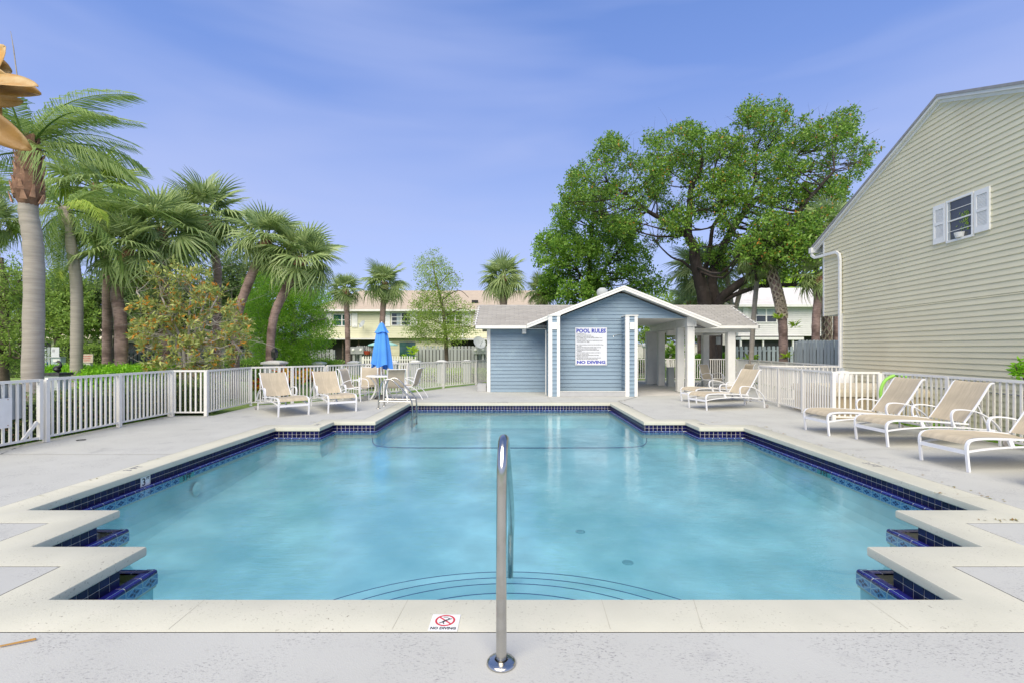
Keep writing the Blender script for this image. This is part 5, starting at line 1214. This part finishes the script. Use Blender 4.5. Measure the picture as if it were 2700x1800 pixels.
def pin_mesh(mat, seed, n=50, droop=.42, ll=.27):
    g = np.random.default_rng(seed); mb = MB(); RP = []
    for i in range(13):
        s_ = i/12; RP.append(np.array([.02*math.sin(s_*3+seed), s_*(1-.18*s_**2), -droop*s_**2.2]))
    mb.tube(RP, [.012*(1-.85*i/12) for i in range(13)], 5, False)
    def P(s_): k = min(11, int(s_*12)); f = s_*12-k; return RP[k]*(1-f)+RP[k+1]*f
    for i in range(n):
        s_ = .14+.86*i/(n-1); p = P(s_); t_ = P(min(1, s_+.02))-P(s_-.02); t_ /= np.linalg.norm(t_)
        l_ = ll*(math.sin(math.pi*min(1, s_*.82+.12))**.6)*(1+g.normal()*.08)
        for sgn in (-1, 1):
            sd_ = np.array([sgn, 0, 0]); lift = g.uniform(-.15, .35)
            m1 = p+sd_*l_*.38+t_*l_*.25+np.array([0, 0, l_*lift*.35]); tp = p+sd_*l_*(.55+g.normal()*.07)+t_*l_*(.45+g.normal()*.08)+np.array([0, 0, -l_*(.62+g.normal()*.12)])
            w_ = np.cross(m1-p, np.array([0, 0, 1.])); w_ = w_/(np.linalg.norm(w_)+1e-9)*.0052
            mb.quad(p-w_*.6, p+w_*.6, m1+w_, m1-w_); mb.quad(m1-w_, m1+w_, tp+w_*.15, tp-w_*.15)
    me = bpy.data.meshes.new('frond'); me.from_pydata(mb.v, [], mb.f); me.materials.append(mat); me.update(); return me
PIN = {k: [pin_mesh(M[k], s_, droop=dr) for s_, dr in enumerate((.42, .62, .85))] for k in ('lf_queen', 'lf_lime')}
def trunk_mesh(pts, r0, r1, rings=60, amp=.03, sides=14, flare=1.25):
    sp_ = smoothpts(pts, 6); mb = MB(); n = len(sp_); rr = []; Pn = []
    for i in range(n-1):
        for k in range(4):
            t_ = (i+k/4)/(n-1); p = sp_[i].lerp(sp_[i+1], k/4); Pn.append(p); b = r0+(r1-r0)*t_; fl_ = 1+(flare-1)*max(0, 1-t_*9); rr.append(b*fl_*(1+amp*math.sin(t_*rings*6.28)+rng.normal()*amp*.35))
    Pn.append(sp_[-1]); rr.append(r1); return mb.tube(Pn, rr, sides)
def palm(label, base, top, rc, r0, r1, kind='sabal', mats=('lf_sabal',), n=34, bend=None, bark='palmbrown', boots=0, emin=-48, emax=82, sc=None, name=None, headr=None, skirt=True, bootmat='palmred', tilt=(0, 0), azs=None):
    if kind == 'sabal': n = int(n*.86)
    base = Vector(base); top = Vector(top); t = thing(name or ('sabal_palm' if kind == 'sabal' else 'queen_palm'), label, 'palm tree', base, 0)
    pts = [base]+[Vector(b) for b in (bend or [])]+[top]
    trunk_mesh(pts, r0, r1).obj('trunk', M[bark], t, 50, True)
    # leaf-base head under the crown
    hd = MB(); ax = (top-pts[-2]).normalized(); hl = headr[0] if headr else rc*.22; hr = headr[1] if headr else r1*1.35
    hd.tube([top-ax*hl*1.0, top-ax*hl*.75, top-ax*hl*.3, top+ax*hl*.35], [r1*1.02, hr, hr*.85, hr*.5], 12)
    q_ax = ax.to_track_quat('Z', 'Y')
    for k in range(64):
        a = k*2.4+rng.normal()*.2; h_ = -hl*1.0+hl*1.2*(k/64); rr_ = hr*.93*(1-.35*k/64); p = top+ax*h_+q_ax @ Vector((rr_*math.cos(a), rr_*math.sin(a), 0)); o_ = q_ax @ Vector((math.cos(a), math.sin(a), 0)); tan = q_ax @ Vector((-math.sin(a), math.cos(a), 0))
        w_ = hr*rng.uniform(.12, .22); L2 = hr*rng.uniform(.5, .95); hd.hexa([p-tan*w_, p+tan*w_, p+tan*w_-o_*.02, p-tan*w_-o_*.02, p+ax*L2+o_*hr*.22-tan*w_*.35, p+ax*L2+o_*hr*.22+tan*w_*.35, p+ax*L2+o_*hr*.19+tan*w_*.35, p+ax*L2+o_*hr*.19-tan*w_*.35])
    hd.obj('leaf_bases', M[bootmat], t, False, True)
    if boots:
        bt = MB(); L3 = (top-base).length; m = int(L3*boots/.14)
        spp = smoothpts(pts, 8)
        for k in range(m*5):
            row = k//5; f = 1-boots+boots*(row+.5)/m; 
            if f < 0: continue
            i_ = min(len(spp)-2, int(f*(len(spp)-1))); c = spp[i_].lerp(spp[i_+1], f*(len(spp)-1)-i_); a = (k % 5)*2*math.pi/5+(row % 2)*math.pi/5+rng.normal()*.05
            ax2 = (spp[i_+1]-spp[i_]).normalized(); q2 = ax2.to_track_quat('Z', 'Y'); o_ = q2 @ Vector((math.cos(a), math.sin(a), 0)); tn = q2 @ Vector((-math.sin(a), math.cos(a), 0)); rr_ = (r0+(r1-r0)*f)*.95
            for sg_ in (-1, 1):
                p0 = c+o_*rr_; p1 = c+ax2*.24+o_*(rr_+.065)+tn*sg_*rr_*.55*0; b0 = p0+tn*sg_*rr_*.66; bt.hexa([b0-tn*.03+o_*.015, b0+tn*.03+o_*.015, b0+tn*.03-o_*.02, b0-tn*.03-o_*.02, p1-tn*.028, p1+tn*.028, p1+tn*.028-o_*.02, p1-tn*.028-o_*.02])
        bt.obj('trunk_boots', M['boot'], t, False, True)['kind'] = 'stuff'
    me_l = sum([(FAN if kind == 'sabal' else PIN)[k] for k in mats], [])
    tq = Euler((R(tilt[0]), R(tilt[1]), 0)).to_matrix().to_4x4()
    for i in range(n):
        f = (i+.5)/n; el_ = emax+(emin-emax)*f**.8+rng.normal()*6; az_ = i*137.5+rng.normal()*14
        if azs: az_, el_ = azs[i] if i < len(azs) else (az_, el_)
        s_ = rc*rng.uniform(.86, 1.16)*(1.0 if el_ > -20 else .9)
        me = me_l[rng.integers(len(me_l))] if not (kind == 'sabal') else me_l[min(len(me_l)-1, int((f*.999)*3) + 3*rng.integers(len(mats)))]
        o = link('frond', me, t, top-base+ax*hl*.15*(1-f))
        mt_ = tq @ Matrix.Rotation(R(az_), 4, 'Z') @ Matrix.Rotation(R(el_), 4, 'X') @ Matrix.Rotation(rng.normal()*.35, 4, 'Y')
        o.rotation_euler = mt_.to_euler(); o.scale = (s_*(1+rng.normal()*.06), s_, s_)
    if skirt:
        for i in range(3):
            o = link('frond', me_l[2], t, top-base-ax*hl*.7); o.rotation_euler = (Matrix.Rotation(R(rng.uniform(0, 360)), 4, 'Z') @ Matrix.Rotation(R(-72), 4, 'X')).to_euler(); o.scale = (rc*.6,)*3
    return t
def pp(label, Y, basepx, toppx, rpx, w0, w1, mids=(), **kw):
    b = Vector((X_(basepx[0], Y), Y, -.05)); tp = at(*toppx, Y); md = [at(*m_, Y) for m_ in mids]
    return palm(label, b, tp, 1.22*rpx*Y/F, w0*.92*Y/F/2, w1*.92*Y/F/2, bend=md, **kw)
# foreground palms
palm('tall queen palm with smooth grey trunk standing right behind the left fence', (X_(82, 8.9), 8.9, -.05), at(78, 405, 8.9), 1.8, .158, .128, kind='queen', mats=('lf_queen',), n=19, bend=[at(90, 700, 8.9), at(74, 548, 8.9)], bark='palmgrey', emin=-35, emax=75, headr=(.95, .235), skirt=False,
     azs=[(-78, 70), (-62, 58), (-100, 42), (-88, 12), (-45, 30), (-118, -5), (60, 66), (80, 42), (110, 25), (150, 50), (30, 60), (-15, 55), (-150, 45), (-170, 25), (180, 72), (0, 28), (-30, 78), (95, 5), (-72, 30), (-110, 58), (-80, -12), (-55, 5), (-95, -22)])
pp('queen palm with lime-yellow drooping fronds, second trunk from the left', 13.5, (200, 960), (172, 560), 150, 30, 24, [(203, 800), (196, 700), (183, 620)], kind='queen', mats=('lf_lime', 'lf_queen'), n=22, bark='palmgrey', emin=-65, emax=70, skirt=False, bootmat='boot')
pp('tall sabal palm with long drooping fronds, third trunk from the left', 15.5, (282, 965), (255, 500), 115, 24, 24, [(283, 800), (280, 700), (262, 610)], mats=('lf_sabal', 'lf_lime'), n=32, bark='palmbrown')
pp('sabal palm with ribbed brown trunk leaning right at its top, fourth trunk from the left', 14.5, (322, 965), (335, 668), 118, 34, 26, [(318, 850), (308, 770)], n=32)
pp('broad sabal palm crown rising above the orange-leaved magnolia', 15.5, (440, 965), (425, 618), 122, 26, 26, [(432, 800)], n=36)
pp('tallest sabal palm of the left group, straight trunk right of the magnolia', 17.5, (572, 960), (542, 580), 112, 22, 22, [(572, 780), (572, 700)], n=36)
pp('sabal palm with trunk curving right, left one of the two leaning pair', 16, (618, 965), (702, 640), 98, 22, 26, [(626, 850), (650, 760)], n=34, tilt=(0, 12))
pp('sabal palm with trunk curving right, right one of the two leaning pair beside the lantern', 15.9, (708, 950), (798, 690), 100, 22, 26, [(717, 865), (745, 780)], n=34, tilt=(0, 14))
pp('slim small sabal palm in front of the yellow townhouse left window', 28, (918, 960), (912, 768), 50, 14, 15, [(916, 860)], n=26, skirt=False)
pp('sabal palm directly behind the closed blue umbrella', 29, (1006, 960), (1015, 752), 64, 16, 16, [(1008, 850)], n=32)
pp('sabal palm with short trunk behind the left roof of the pool house', 29, (1325, 960), (1328, 738), 66, 20, 22, [], n=36)
pp('dark sabal palm half hidden by the leafy tree above the pool house', 30, (1428, 960), (1428, 772), 52, 18, 18, [], n=26)
pp('silver-green sabal palm crown behind the big dark tree trunk', 28.5, (1850, 960), (1848, 722), 86, 22, 24, [], mats=('lf_sabal2',), n=36)
pp('yellowing low sabal palm left of the big dark trunk', 31, (1822, 960), (1822, 800), 58, 20, 20, [], mats=('lf_lime', 'lf_sabal2'), n=24)
pp('sabal palm with criss-cross leaf boots on its thick trunk, centre of the right group', 21, (2066, 955), (2020, 672), 70, 24, 24, [(2064, 860), (2052, 780)], mats=('lf_sabal',), n=20, bark='palmbrown', boots=.62)
pp('smooth slender palm trunk between the white column and the booted palm', 22.5, (1978, 950), (2000, 700), 55, 14, 13, [(1986, 850)], n=18, bark='palmgrey')
pp('thin palm with rusty top leaning right, just right of the big tree trunk', 26, (1932, 950), (1962, 740), 42, 13, 13, [(1938, 830)], n=12, bark='palmgrey', bootmat='palmred', skirt=False)
pp('thin palm leaning left behind the pavilion roof', 27, (1938, 955), (1912, 712), 42, 13, 13, [(1928, 800)], n=12, bark='palmgrey', skirt=False)
pp('thick reddish sabal palm trunk nearest the beige house', 19.5, (2152, 950), (2168, 735), 72, 20, 24, [(2152, 840)], n=28, bark='palmbrown', mats=('lf_sabal',))
pp('booted sabal palm under the overhang corner of the beige house', 21.5, (2182, 950), (2185, 600), 78, 22, 20, [(2180, 800)], n=26, boots=.9, mats=('lf_sabal2', 'lf_sabal'))
pp('short mossy palm trunk seen under the overhang of the beige house', 20.5, (2203, 950), (2206, 760), 30, 16, 16, [], n=10, skirt=False)
pp('brown palm trunk seen between two pavilion columns', 27, (1893, 950), (1886, 790), 45, 15, 15, [], n=14, skirt=False)
pp('peeling palm trunk behind the pavilion, beside the small meter box', 29, (1868, 960), (1862, 790), 45, 20, 20, [], n=14, skirt=False)
pp('tall sabal palm at the far left edge, partly cut by the picture', 12.5, (-30, 965), (-22, 590), 78, 26, 26, [], n=30)
pp('second sabal palm crown low at the far left edge', 15, (-52, 965), (-38, 500), 62, 24, 24, [], n=26, mats=('lf_sabal', 'lf_lime'))

# ---- big dark-limbed tree behind the pavilion
YT = 25.0
def T_(lst, Y=YT, dy=0): return [at(x, y, Y+dy*i/(max(1, len(lst)-1))) for i, (x, y) in enumerate(lst)]
big_tr = [([Vector((X_(1875, YT), YT, -.05))]+T_([(1866, 850), (1858, 790), (1845, 740), (1834, 690), (1828, 646), (1814, 620), (1818, 560), (1823, 490), (1845, 455), (1852, 400)], dy=-1.5), .42, .05),
          ([Vector((X_(1890, YT), YT+.3, -.05))]+T_([(1888, 850), (1884, 790), (1877, 745), (1885, 700), (1926, 615), (1966, 557), (2020, 503), (2064, 460), (2110, 400)], dy=2.5), .36, .05),
          (T_([(1888, 830), (1903, 785), (1966, 737), (2020, 700), (2062, 650), (2109, 557), (2153, 503), (2200, 450)], dy=-3), .24, .05),
          (T_([(1892, 830), (1906, 795), (1975, 763), (2020, 754), (2109, 752), (2154, 760), (2190, 775)], dy=-2.5), .13, .06),
          (T_([(1816, 625), (1774, 597), (1740, 575), (1707, 557), (1662, 521), (1600, 480)], dy=-1), .17, .04),
          (T_([(1845, 740), (1868, 682), (1880, 600), (1925, 520), (1930, 430)], dy=2), .15, .04),
          (T_([(1826, 712), (1800, 690), (1770, 678), (1730, 640)], dy=1.5), .08, .03),
          (T_([(1960, 560), (1990, 480), (1995, 400), (2020, 330)], dy=1.5), .10, .03),
          (T_([(1845, 455), (1800, 430), (1740, 410)], dy=1), .07, .03), (T_([(1926, 615), (1905, 540), (1880, 470), (1900, 400)], dy=-2), .08, .03)]
poly = [(1500, 560), (1485, 530), (1510, 470), (1560, 440), (1590, 390), (1622, 368), (1660, 400), (1720, 370), (1790, 345), (1850, 340), (1900, 370), (1950, 350), (1962, 300), (1990, 278), (2030, 300), (2065, 285), (2085, 330), (2130, 330), (2180, 345), (2205, 320), (2240, 305), (2250, 370), (2300, 372), (2310, 395), (2270, 440), (2240, 480), (2215, 520), (2195, 600), (2160, 690), (2100, 720), (2040, 730), (1960, 700), (1900, 690), (1850, 690), (1780, 690), (1740, 640), (1700, 640), (1640, 600), (1580, 570)]
holes = [(1845, 600, 32), (1880, 585, 26), (1790, 640, 26), (1700, 610, 30), (1960, 640, 12), (1900, 640, 22)]
cc = sample_poly(poly, YT, 3.0, 270, 22, holes, .75); rr_ = rng.uniform(.34, .68, len(cc))
# twiggy outline shoots
edge = []
for i in range(len(poly)):
    a, b = poly[i], poly[(i+1) % len(poly)]
    if min(a[1], b[1]) > 560: continue
    L2 = math.hypot(b[0]-a[0], b[1]-a[1])
    for k in range(max(1, int(L2/28))):
        f = rng.random(); edge.append(np.array(at(a[0]+(b[0]-a[0])*f+rng.normal()*4, a[1]+(b[1]-a[1])*f-rng.uniform(-6, 18), YT+rng.uniform(-2, 2))))
front = sample_poly([(1950, 660), (1990, 590), (2060, 555), (2190, 560), (2185, 660), (2130, 700), (2060, 690), (1990, 715)], 19.8, .7, 42, 24, (), .6)
cc = cc+front; rr_ = np.concatenate([rr_, rng.uniform(.30, .5, len(front))])
tree('large spreading tree with dark twisting limbs and glossy green leaves behind the pavilion', 'tree', 'shade_tree', big_tr, cc+edge, list(rr_)+[.34]*len(edge), 88000, .135, .072, M['lf_tree'], M['bark'], .03, .24, 8, .2, .8)
# ---- dense tree left of it
poly = [(1440, 800), (1432, 740), (1425, 690), (1430, 640), (1450, 590), (1468, 545), (1490, 520), (1520, 510), (1570, 540), (1620, 560), (1660, 590), (1700, 640), (1735, 700), (1740, 750), (1700, 790), (1640, 820), (1500, 830)]
cc = sample_poly(poly, 28, 1.8, 95, 24, (), .75)
tree('dense rounded dark green tree behind the gable of the pool house', 'tree', 'leafy_tree', [([Vector((X_(1556, 28), 28, -.05)), at(1552, 800, 28), at(1556, 680, 28), at(1562, 600, 28)], .22, .08), ([at(1552, 780, 28), at(1600, 700, 28), at(1640, 650, 27)], .10, .04), ([at(1553, 770, 28), at(1510, 690, 28), at(1480, 640, 29)], .10, .04)], cc, list(rng.uniform(.38, .72, len(cc))), 34000, .17, .09, M['lf_tree2'], M['bark'], .03, .26, 8, .2, .8)
# ---- bright feathery tree at left centre
poly = [(650, 760), (690, 700), (760, 690), (820, 745), (860, 800), (870, 850), (860, 900), (800, 950), (700, 945), (655, 900), (640, 830)]
cc = sample_poly(poly, 21, 1.6, 80, 24, (), .7)
tree('bright green feathery tree behind the two leaning palms', 'tree', 'cypress_tree', [([Vector((X_(770, 21.4), 21.4, -.05)), at(775, 860, 21.4), at(765, 760, 21.4)], .14, .05), ([at(772, 880, 21.4), at(820, 850, 21), at(860, 840, 20.6)], .06, .02), ([at(772, 850, 21.4), at(710, 820, 21)], .06, .02)], cc, list(rng.uniform(.45, .75, len(cc))), 60000, .11, .028, M['lf_cyp'], M['twig'], .02, .22, 12, -.15, .6)
# ---- lacy young tree
poly = [(1095, 690), (1140, 672), (1175, 690), (1200, 740), (1180, 775), (1230, 800), (1265, 850), (1240, 885), (1190, 900), (1130, 900), (1080, 880), (1062, 850), (1090, 800), (1115, 760)]
cc = sample_poly(poly, 33, 1.8, 95, 20, (), .7)
tree('thin lacy young tree growing in front of the yellow townhouse', 'tree', 'young_tree', [([Vector((X_(1177, 33), 33, -.05)), at(1176, 900, 33), at(1168, 820, 33), at(1150, 740, 33), at(1140, 690, 33)], .17, .03)] + [([at(1172-i*2, 880-i*22, 33), at(1172+s_*45, 862-i*24, 33), at(1172+s_*80, 865-i*20, 33)], .04, .015) for i, s_ in enumerate((1, -1, 1, -1, .8, -.8, .5))], cc, list(rng.uniform(.45, .75, len(cc))), 15000, .13, .05, M['lf_spar'], M['trunkd'], .015, .3, 5, 0, .7)
# ---- magnolia with bronze leaves and pale twigs
YM = 14.3
poly = [(350, 730), (395, 705), (430, 690), (480, 685), (520, 710), (560, 760), (610, 780), (640, 830), (648, 880), (650, 935), (610, 970), (480, 985), (400, 978), (350, 940), (335, 880), (350, 820), (370, 790)]
cc = sample_poly(poly, YM, 1.1, 120, 15, (), .8)
mt_ = [([Vector((X_(495, YM)+dx*.2, YM, -.05)), at(492+dx*20, 920, YM), at(480+dx*60, 850, YM+dx*.3), at(470+dx*110, 790-abs(dx)*20, YM+dx*.5)], .055, .02) for dx in (-1, -.4, .3, 1, .7)]
tree('bushy magnolia with bronze-orange and olive leaves and bare pale twigs behind the left fence', 'tree', 'magnolia_tree', mt_, cc, list(rng.uniform(.14, .30, len(cc))), 6600, .15, .052, M['lf_mag'], M['twig'], .014, .10, 10, .25, .8)
# ---- background trees at the left
def bgtree(lab, poly, Y, dY, n, nl, leaf, tx, L_=.20, W_=.10, rad=(.8, 1.3), bark=None):
    cc = sample_poly(poly, Y, dY, n, 26, (), .6); ytop = min(p[1] for p in poly)
    tree(lab, 'tree', 'background_tree', [([Vector((X_(tx, Y), Y, -.05)), at(tx+3, (ytop+960)/2, Y), at(tx-4, ytop+30, Y)], .22, .06)], cc, list(rng.uniform(*rad, len(cc))), nl, L_, W_, leaf, bark or M['trunkd'], .03, .3, 9, .1, .75, group=None)
bgtree('light green tree with long bare twigs at the left picture edge', [(-60, 700), (0, 690), (45, 650), (70, 720), (95, 800), (90, 900), (40, 950), (-60, 950)], 19, 1.5, 60, 11000, M['lf_oakl'], 8, .13, .05, (.4, .7))
bgtree('pale green rounded tree behind the first palm trunk', [(85, 870), (95, 780), (125, 740), (180, 735), (225, 770), (235, 840), (215, 868)], 31, 1.6, 40, 17000, M['lf_oakl'], 150)
bgtree('dark green oak between the second and third palm trunks', [(170, 862), (215, 800), (260, 740), (320, 705), (390, 740), (430, 800), (425, 858), (330, 866)], 33, 2, 52, 22000, M['lf_oak'], 305)
bgtree('grey-green oak behind the tall straight sabal palm', [(540, 870), (545, 760), (580, 690), (640, 675), (690, 720), (700, 830), (680, 890)], 32, 1.8, 42, 17000, M['lf_oak'], 615)
bgtree('dark oak behind the magnolia', [(410, 880), (430, 760), (500, 730), (560, 770), (565, 880)], 34, 1.5, 36, 13000, M['lf_oak'], 490)
bgtree('bright street tree beyond the white garden wall', [(1650, 905), (1650, 800), (1800, 790), (1910, 820), (1900, 905)], 52, 2, 40, 14000, M['lf_oakl'], 1750, .3, .16, (1.2, 1.9))
bgtree('sunlit yellow-green tree behind the white house roof', [(1960, 800), (1970, 740), (2060, 715), (2150, 735), (2200, 800)], 56, 2, 30, 9000, M['lf_shrub'], 2080, .3, .16, (1.2, 1.9))

# ---- hedges and ground plants
def boxhedge(name, label, cat, boxes, n, L_, W_, leaf, zt=.9, rough=.08, group=None, core=None):
    x0_, x1_, y0_, y1_, z1_ = boxes[0]; base = Vector(((x0_+x1_)/2, (y0_+y1_)/2, -.05)); t = thing(name, label, cat, base, 0, group)
    tot = sum((b[1]-b[0]+b[3]-b[2])*b[4]*2+(b[1]-b[0])*(b[3]-b[2]) for b in boxes); V = []; cm = MB()
    for (a, b, c, d, h) in boxes:
        m = int(n*((b-a+d-c)*h*2+(b-a)*(d-c))/tot)
        P = np.stack([rng.uniform(a, b, m), rng.uniform(c, d, m), rng.uniform(0, h, m)], 1)
        # push most leaves toward the surface
        ax = rng.integers(0, 5, m)
        P[ax == 0, 2] = h+rng.normal(size=(ax == 0).sum())*rough*.6; P[ax == 1, 1] = c+rng.normal(size=(ax == 1).sum())*rough; P[ax == 2, 0] = a+rng.normal(size=(ax == 2).sum())*rough; P[ax == 3, 0] = b+rng.normal(size=(ax == 3).sum())*rough; P[ax == 4, 2] = h-abs(rng.normal(size=(ax == 4).sum()))*.1
        P[:, 2] += .06*np.sin(P[:, 0]*3.1)*np.sin(P[:, 1]*2.7); D = unit(rng.normal(size=(m, 3))+np.array([0, -.3, .7])); s_ = rng.uniform(.6, 1.2, (m, 1)); V.append(leaf_quads(P, D, L_*s_, W_*s_))
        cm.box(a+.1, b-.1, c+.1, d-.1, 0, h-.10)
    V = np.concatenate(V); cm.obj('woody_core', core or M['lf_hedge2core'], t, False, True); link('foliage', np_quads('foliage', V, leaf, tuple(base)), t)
    return t
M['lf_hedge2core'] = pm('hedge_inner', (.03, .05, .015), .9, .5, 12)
boxhedge('clipped_hedge', 'low dull green hedge running just outside the left fence', 'hedge', [(-9.15, -8.15, 5.2, 11.9, .70), (-9.15, -7.35, 11.7, 12.5, .70)], 26000, .048, .024, M['lf_hedge2'])
boxhedge('bright_hedge', 'bright green low hedge between the grey palm trunk and the magnolia', 'hedge', [(X_(125, 14), X_(425, 14), 13.4, 15.0, .98)], 20000, .085, .04, M['lf_hedge'])
boxhedge('garden_shrubs', 'yellow-green shrub row beyond the fence between umbrella and pool house', 'shrub', [(X_(1100, 24), X_(1280, 24), 23.9, 24.9, .45)], 7000, .10, .035, M['lf_shrub'], rough=.15)
boxhedge('garden_shrubs', 'green shrubs beyond the fence behind the patio chairs', 'shrub', [(X_(880, 20), X_(1000, 20), 19.6, 20.4, .35)], 3500, .09, .035, M['lf_shrub'], rough=.12)
boxhedge('hedge', 'green hedge behind the pavilion by the palm trunks', 'hedge', [(X_(1830, 27.5), X_(1935, 27.5), 27.2, 28.2, 1.15)], 7000, .11, .05, M['lf_hedge'], rough=.1)
boxhedge('hedge', 'dark low hedge in front of the white garden wall', 'hedge', [(X_(1650, 33), X_(1750, 33), 33, 34, .75)], 4500, .12, .06, M['lf_tree2'], rough=.1)
boxhedge('hedge', 'dark shady undergrowth behind the leaning palms', 'shrub', [(X_(560, 25), X_(880, 25), 24.2, 25.4, .95)], 11000, .13, .05, M['lf_tree2'], rough=.2)
boxhedge('hedge', 'green undergrowth around the blue garden chairs', 'shrub', [(X_(-20, 28), X_(90, 28), 27.5, 28.5, 1.4), (X_(165, 29), X_(200, 29), 28.5, 29.5, 1.9), (X_(205, 29), X_(262, 29), 28.6, 29.4, 1.7)], 10000, .13, .06, M['lf_oakl'], rough=.2)
def rosette(name, label, cat, p, nst, hgt, nl, L_, W_, leaf, spread=.25, droop=0, up=.5, stem=True):
    t = thing(name, label, cat, (p[0], p[1], -.04)); V = []; sm = MB()
    for k in range(nst):
        a = rng.uniform(0, 6.28); r_ = spread*rng.uniform(.2, 1); tip = np.array([r_*math.cos(a), r_*math.sin(a), hgt*rng.uniform(.55, 1.0)]); sm.tube([(tip[0]*.2, tip[1]*.2, 0), (tip[0]*.7, tip[1]*.7, tip[2]*.6), tuple(tip)], .012, 5)
        az_ = rng.uniform(0, 6.28, nl); D = np.stack([np.cos(az_), np.sin(az_), rng.normal(up, .35, nl)], 1); D = unit(D); C = tip-np.outer(rng.uniform(0, .35, nl), np.array([0, 0, hgt*.5])); s_ = rng.uniform(.7, 1.15, (nl, 1)); V.append(leaf_quads(C, D, L_*s_, W_*s_, -droop))
    if stem: sm.obj('stems', M['trunkd'], t)
    link('foliage', np_quads('foliage', np.concatenate(V), leaf), t); return t
for i, (px, Y, lab) in enumerate(((775, 15.6, 'red and yellow croton seen between the two left loungers'), (748, 15.4, 'orange croton behind the backrest of the nearer left lounger'), (838, 16.6, 'yellow-leaved croton behind the right of the two left loungers'), (690, 15.2, 'small croton with yellow flowers left of the big pillar'))):
    rosette('croton_plant', lab, 'plant', (X_(px, Y), Y), 9, .95 if i < 3 else .6, 22, .26, .085, M['lf_croton'], .32)
rosette('plumeria_plant', 'dark green plumeria with long leaves seen between two pavilion columns', 'plant', (X_(1776, 26), 26), 7, 1.9, 20, .50, .14, M['lf_tree2'], .5, .1, .35)
rosette('plumeria_plant', 'light green plumeria just right of the pavilion corner column', 'plant', (X_(1964, 25), 25), 7, 1.75, 14, .42, .11, M['lf_shrub'], .5, .1, .3)
rosette('wall_bush', 'leafy green bush against the cream wall at the right edge', 'plant', (8.65, 7.9), 26, 1.5, 46, .12, .045, M['lf_hedge'], .42, .05, .2)
rosette('porch_plant', 'leafy potted plant below the sliding door', 'plant', (X_(1083, 41), 41), 5, 1.7, 16, .5, .14, M['lf_shrub'], .5, .1, .3)
rosette('porch_plant', 'small plant in front of the dark left porch', 'plant', (X_(878, 30), 30), 4, .75, 14, .35, .10, M['lf_oakl'], .35, .1, .3)
for px, py, Y in ((2052, 845, 20.75), (2094, 868, 20.8), (2078, 948, 20.7)):
    p = at(px, py, Y); o = rosette('trunk_fern', {2052: 'little fern sprouting on the left of the booted palm trunk', 2094: 'little fern sprouting on the right of the booted palm trunk', 2078: 'small leafy sprig at the foot of the booted palm'}[px], 'fern', (p.x, p.y), 3, .2, 12, .34, .05, M['lf_shrub'], .1, .1, .5, False); o.location.z = p.z
# lawn blades close to the fence
nb = 14000; P = np.concatenate([np.stack([rng.uniform(-13, -8.1, nb), rng.uniform(8, 14, nb), np.full(nb, -.05)], 1), np.stack([rng.uniform(8.1, 9.0, 4000), rng.uniform(5.5, 11, 4000), np.full(4000, -.05)], 1)])
D = unit(rng.normal(size=(len(P), 3))*.5+np.array([0, 0, 1.2])); gb = link('lawn_grass', np_quads('lawn_grass', leaf_quads(P, D, rng.uniform(.04, .09, (len(P), 1)), .008, .05), M['lf_hedge'])); tagp(gb, 'short grass blades of the lawn outside the fences', 'grass', kind='stuff')

# ---- near magnolia branch reaching in at the upper left
mb_t = thing('magnolia_branch', 'close ochre-brown magnolia leaves reaching in at the upper left corner', 'tree branch', (-3.9, 2.2, -.05))
YN = 2.3
MB().tube(smoothpts([(-3.9, 2.2, -.05), (-3.85, 2.2, 1.2), (-3.6, 2.25, 2.2), (-3.1, 2.28, 2.75), tuple(at(-90, 215, YN)), tuple(at(-20, 235, YN))], 4), [.035]*8+[.025]*6+[.012]*7, 8).obj('stem', M['twig'], mb_t, True, True)
def bigleaf(base, tip, wdt, nrm, mat, cup=-.10):
    b = Vector(base); t_ = Vector(tip); d = t_-b; L_ = d.length; u = d/L_; s_ = u.cross(Vector(nrm)).normalized(); n_ = s_.cross(u); mb = MB(); NL, NW = 12, 6
    for i in range(NL+1):
        f = i/NL; wd_ = wdt*math.sin(math.pi*min(1, f**1.05*.96+.03))**.62*.5
        for k in range(NW+1):
            v = -1+2*k/NW; mb.v.append(tuple(b+u*L_*f+s_*wd_*v+n_*(-cup*wd_*v*v*1.2+.05*L_*math.sin(f*3.1)-.004*(abs(v) < .1))))
    for i in range(NL):
        for k in range(NW): a = i*(NW+1)+k; mb.f.append((a, a+1, a+NW+2, a+NW+1))
    o = mb.obj('leaf', mat, mb_t, True, True); sm = o.modifiers.new('thick', 'SOLIDIFY'); sm.thickness = .0012; return o
A = lambda x, y, dy=0: at(x, y, YN+dy)
MAGL = pm('bronze_leaf', (.40, .215, .05), .5, .3, 7, .002, 40, island=.3, stain=((.52, .40, .20), 9, .5, .72, .8))
for (b, t_, wd_, nr) in (((-90, 225), (108, 250), .125, (0.0, -1, .35)), ((-90, 215), (100, 228), .11, (.1, -.9, .7)), ((-100, 160), (32, 190), .13, (0, -1, .1)), ((-70, 230), (14, 122), .14, (.1, -1, .1)), ((-80, 190), (30, 212), .10, (0, -1, -.2)),
                         ((-110, 270), (84, 396), .135, (.1, -1, -.1)), ((-70, 255), (62, 268), .07, (0, -.8, -.6)), ((-60, 240), (-10, 330), .12, (.4, -1, 0)), ((-120, 205), (-20, 90), .13, (.1, -1, .2))):
    bigleaf(A(*b, rng.uniform(-.05, .05)), A(*t_, rng.uniform(-.05, .05)), wd_, nr, MAGL)
MB().tube([A(45, 200, .3), A(36, 130, .3), A(28, 83, .3)], [.003, .0025, .001], 6).obj('bare_twig', M['boot'], mb_t, True, True)
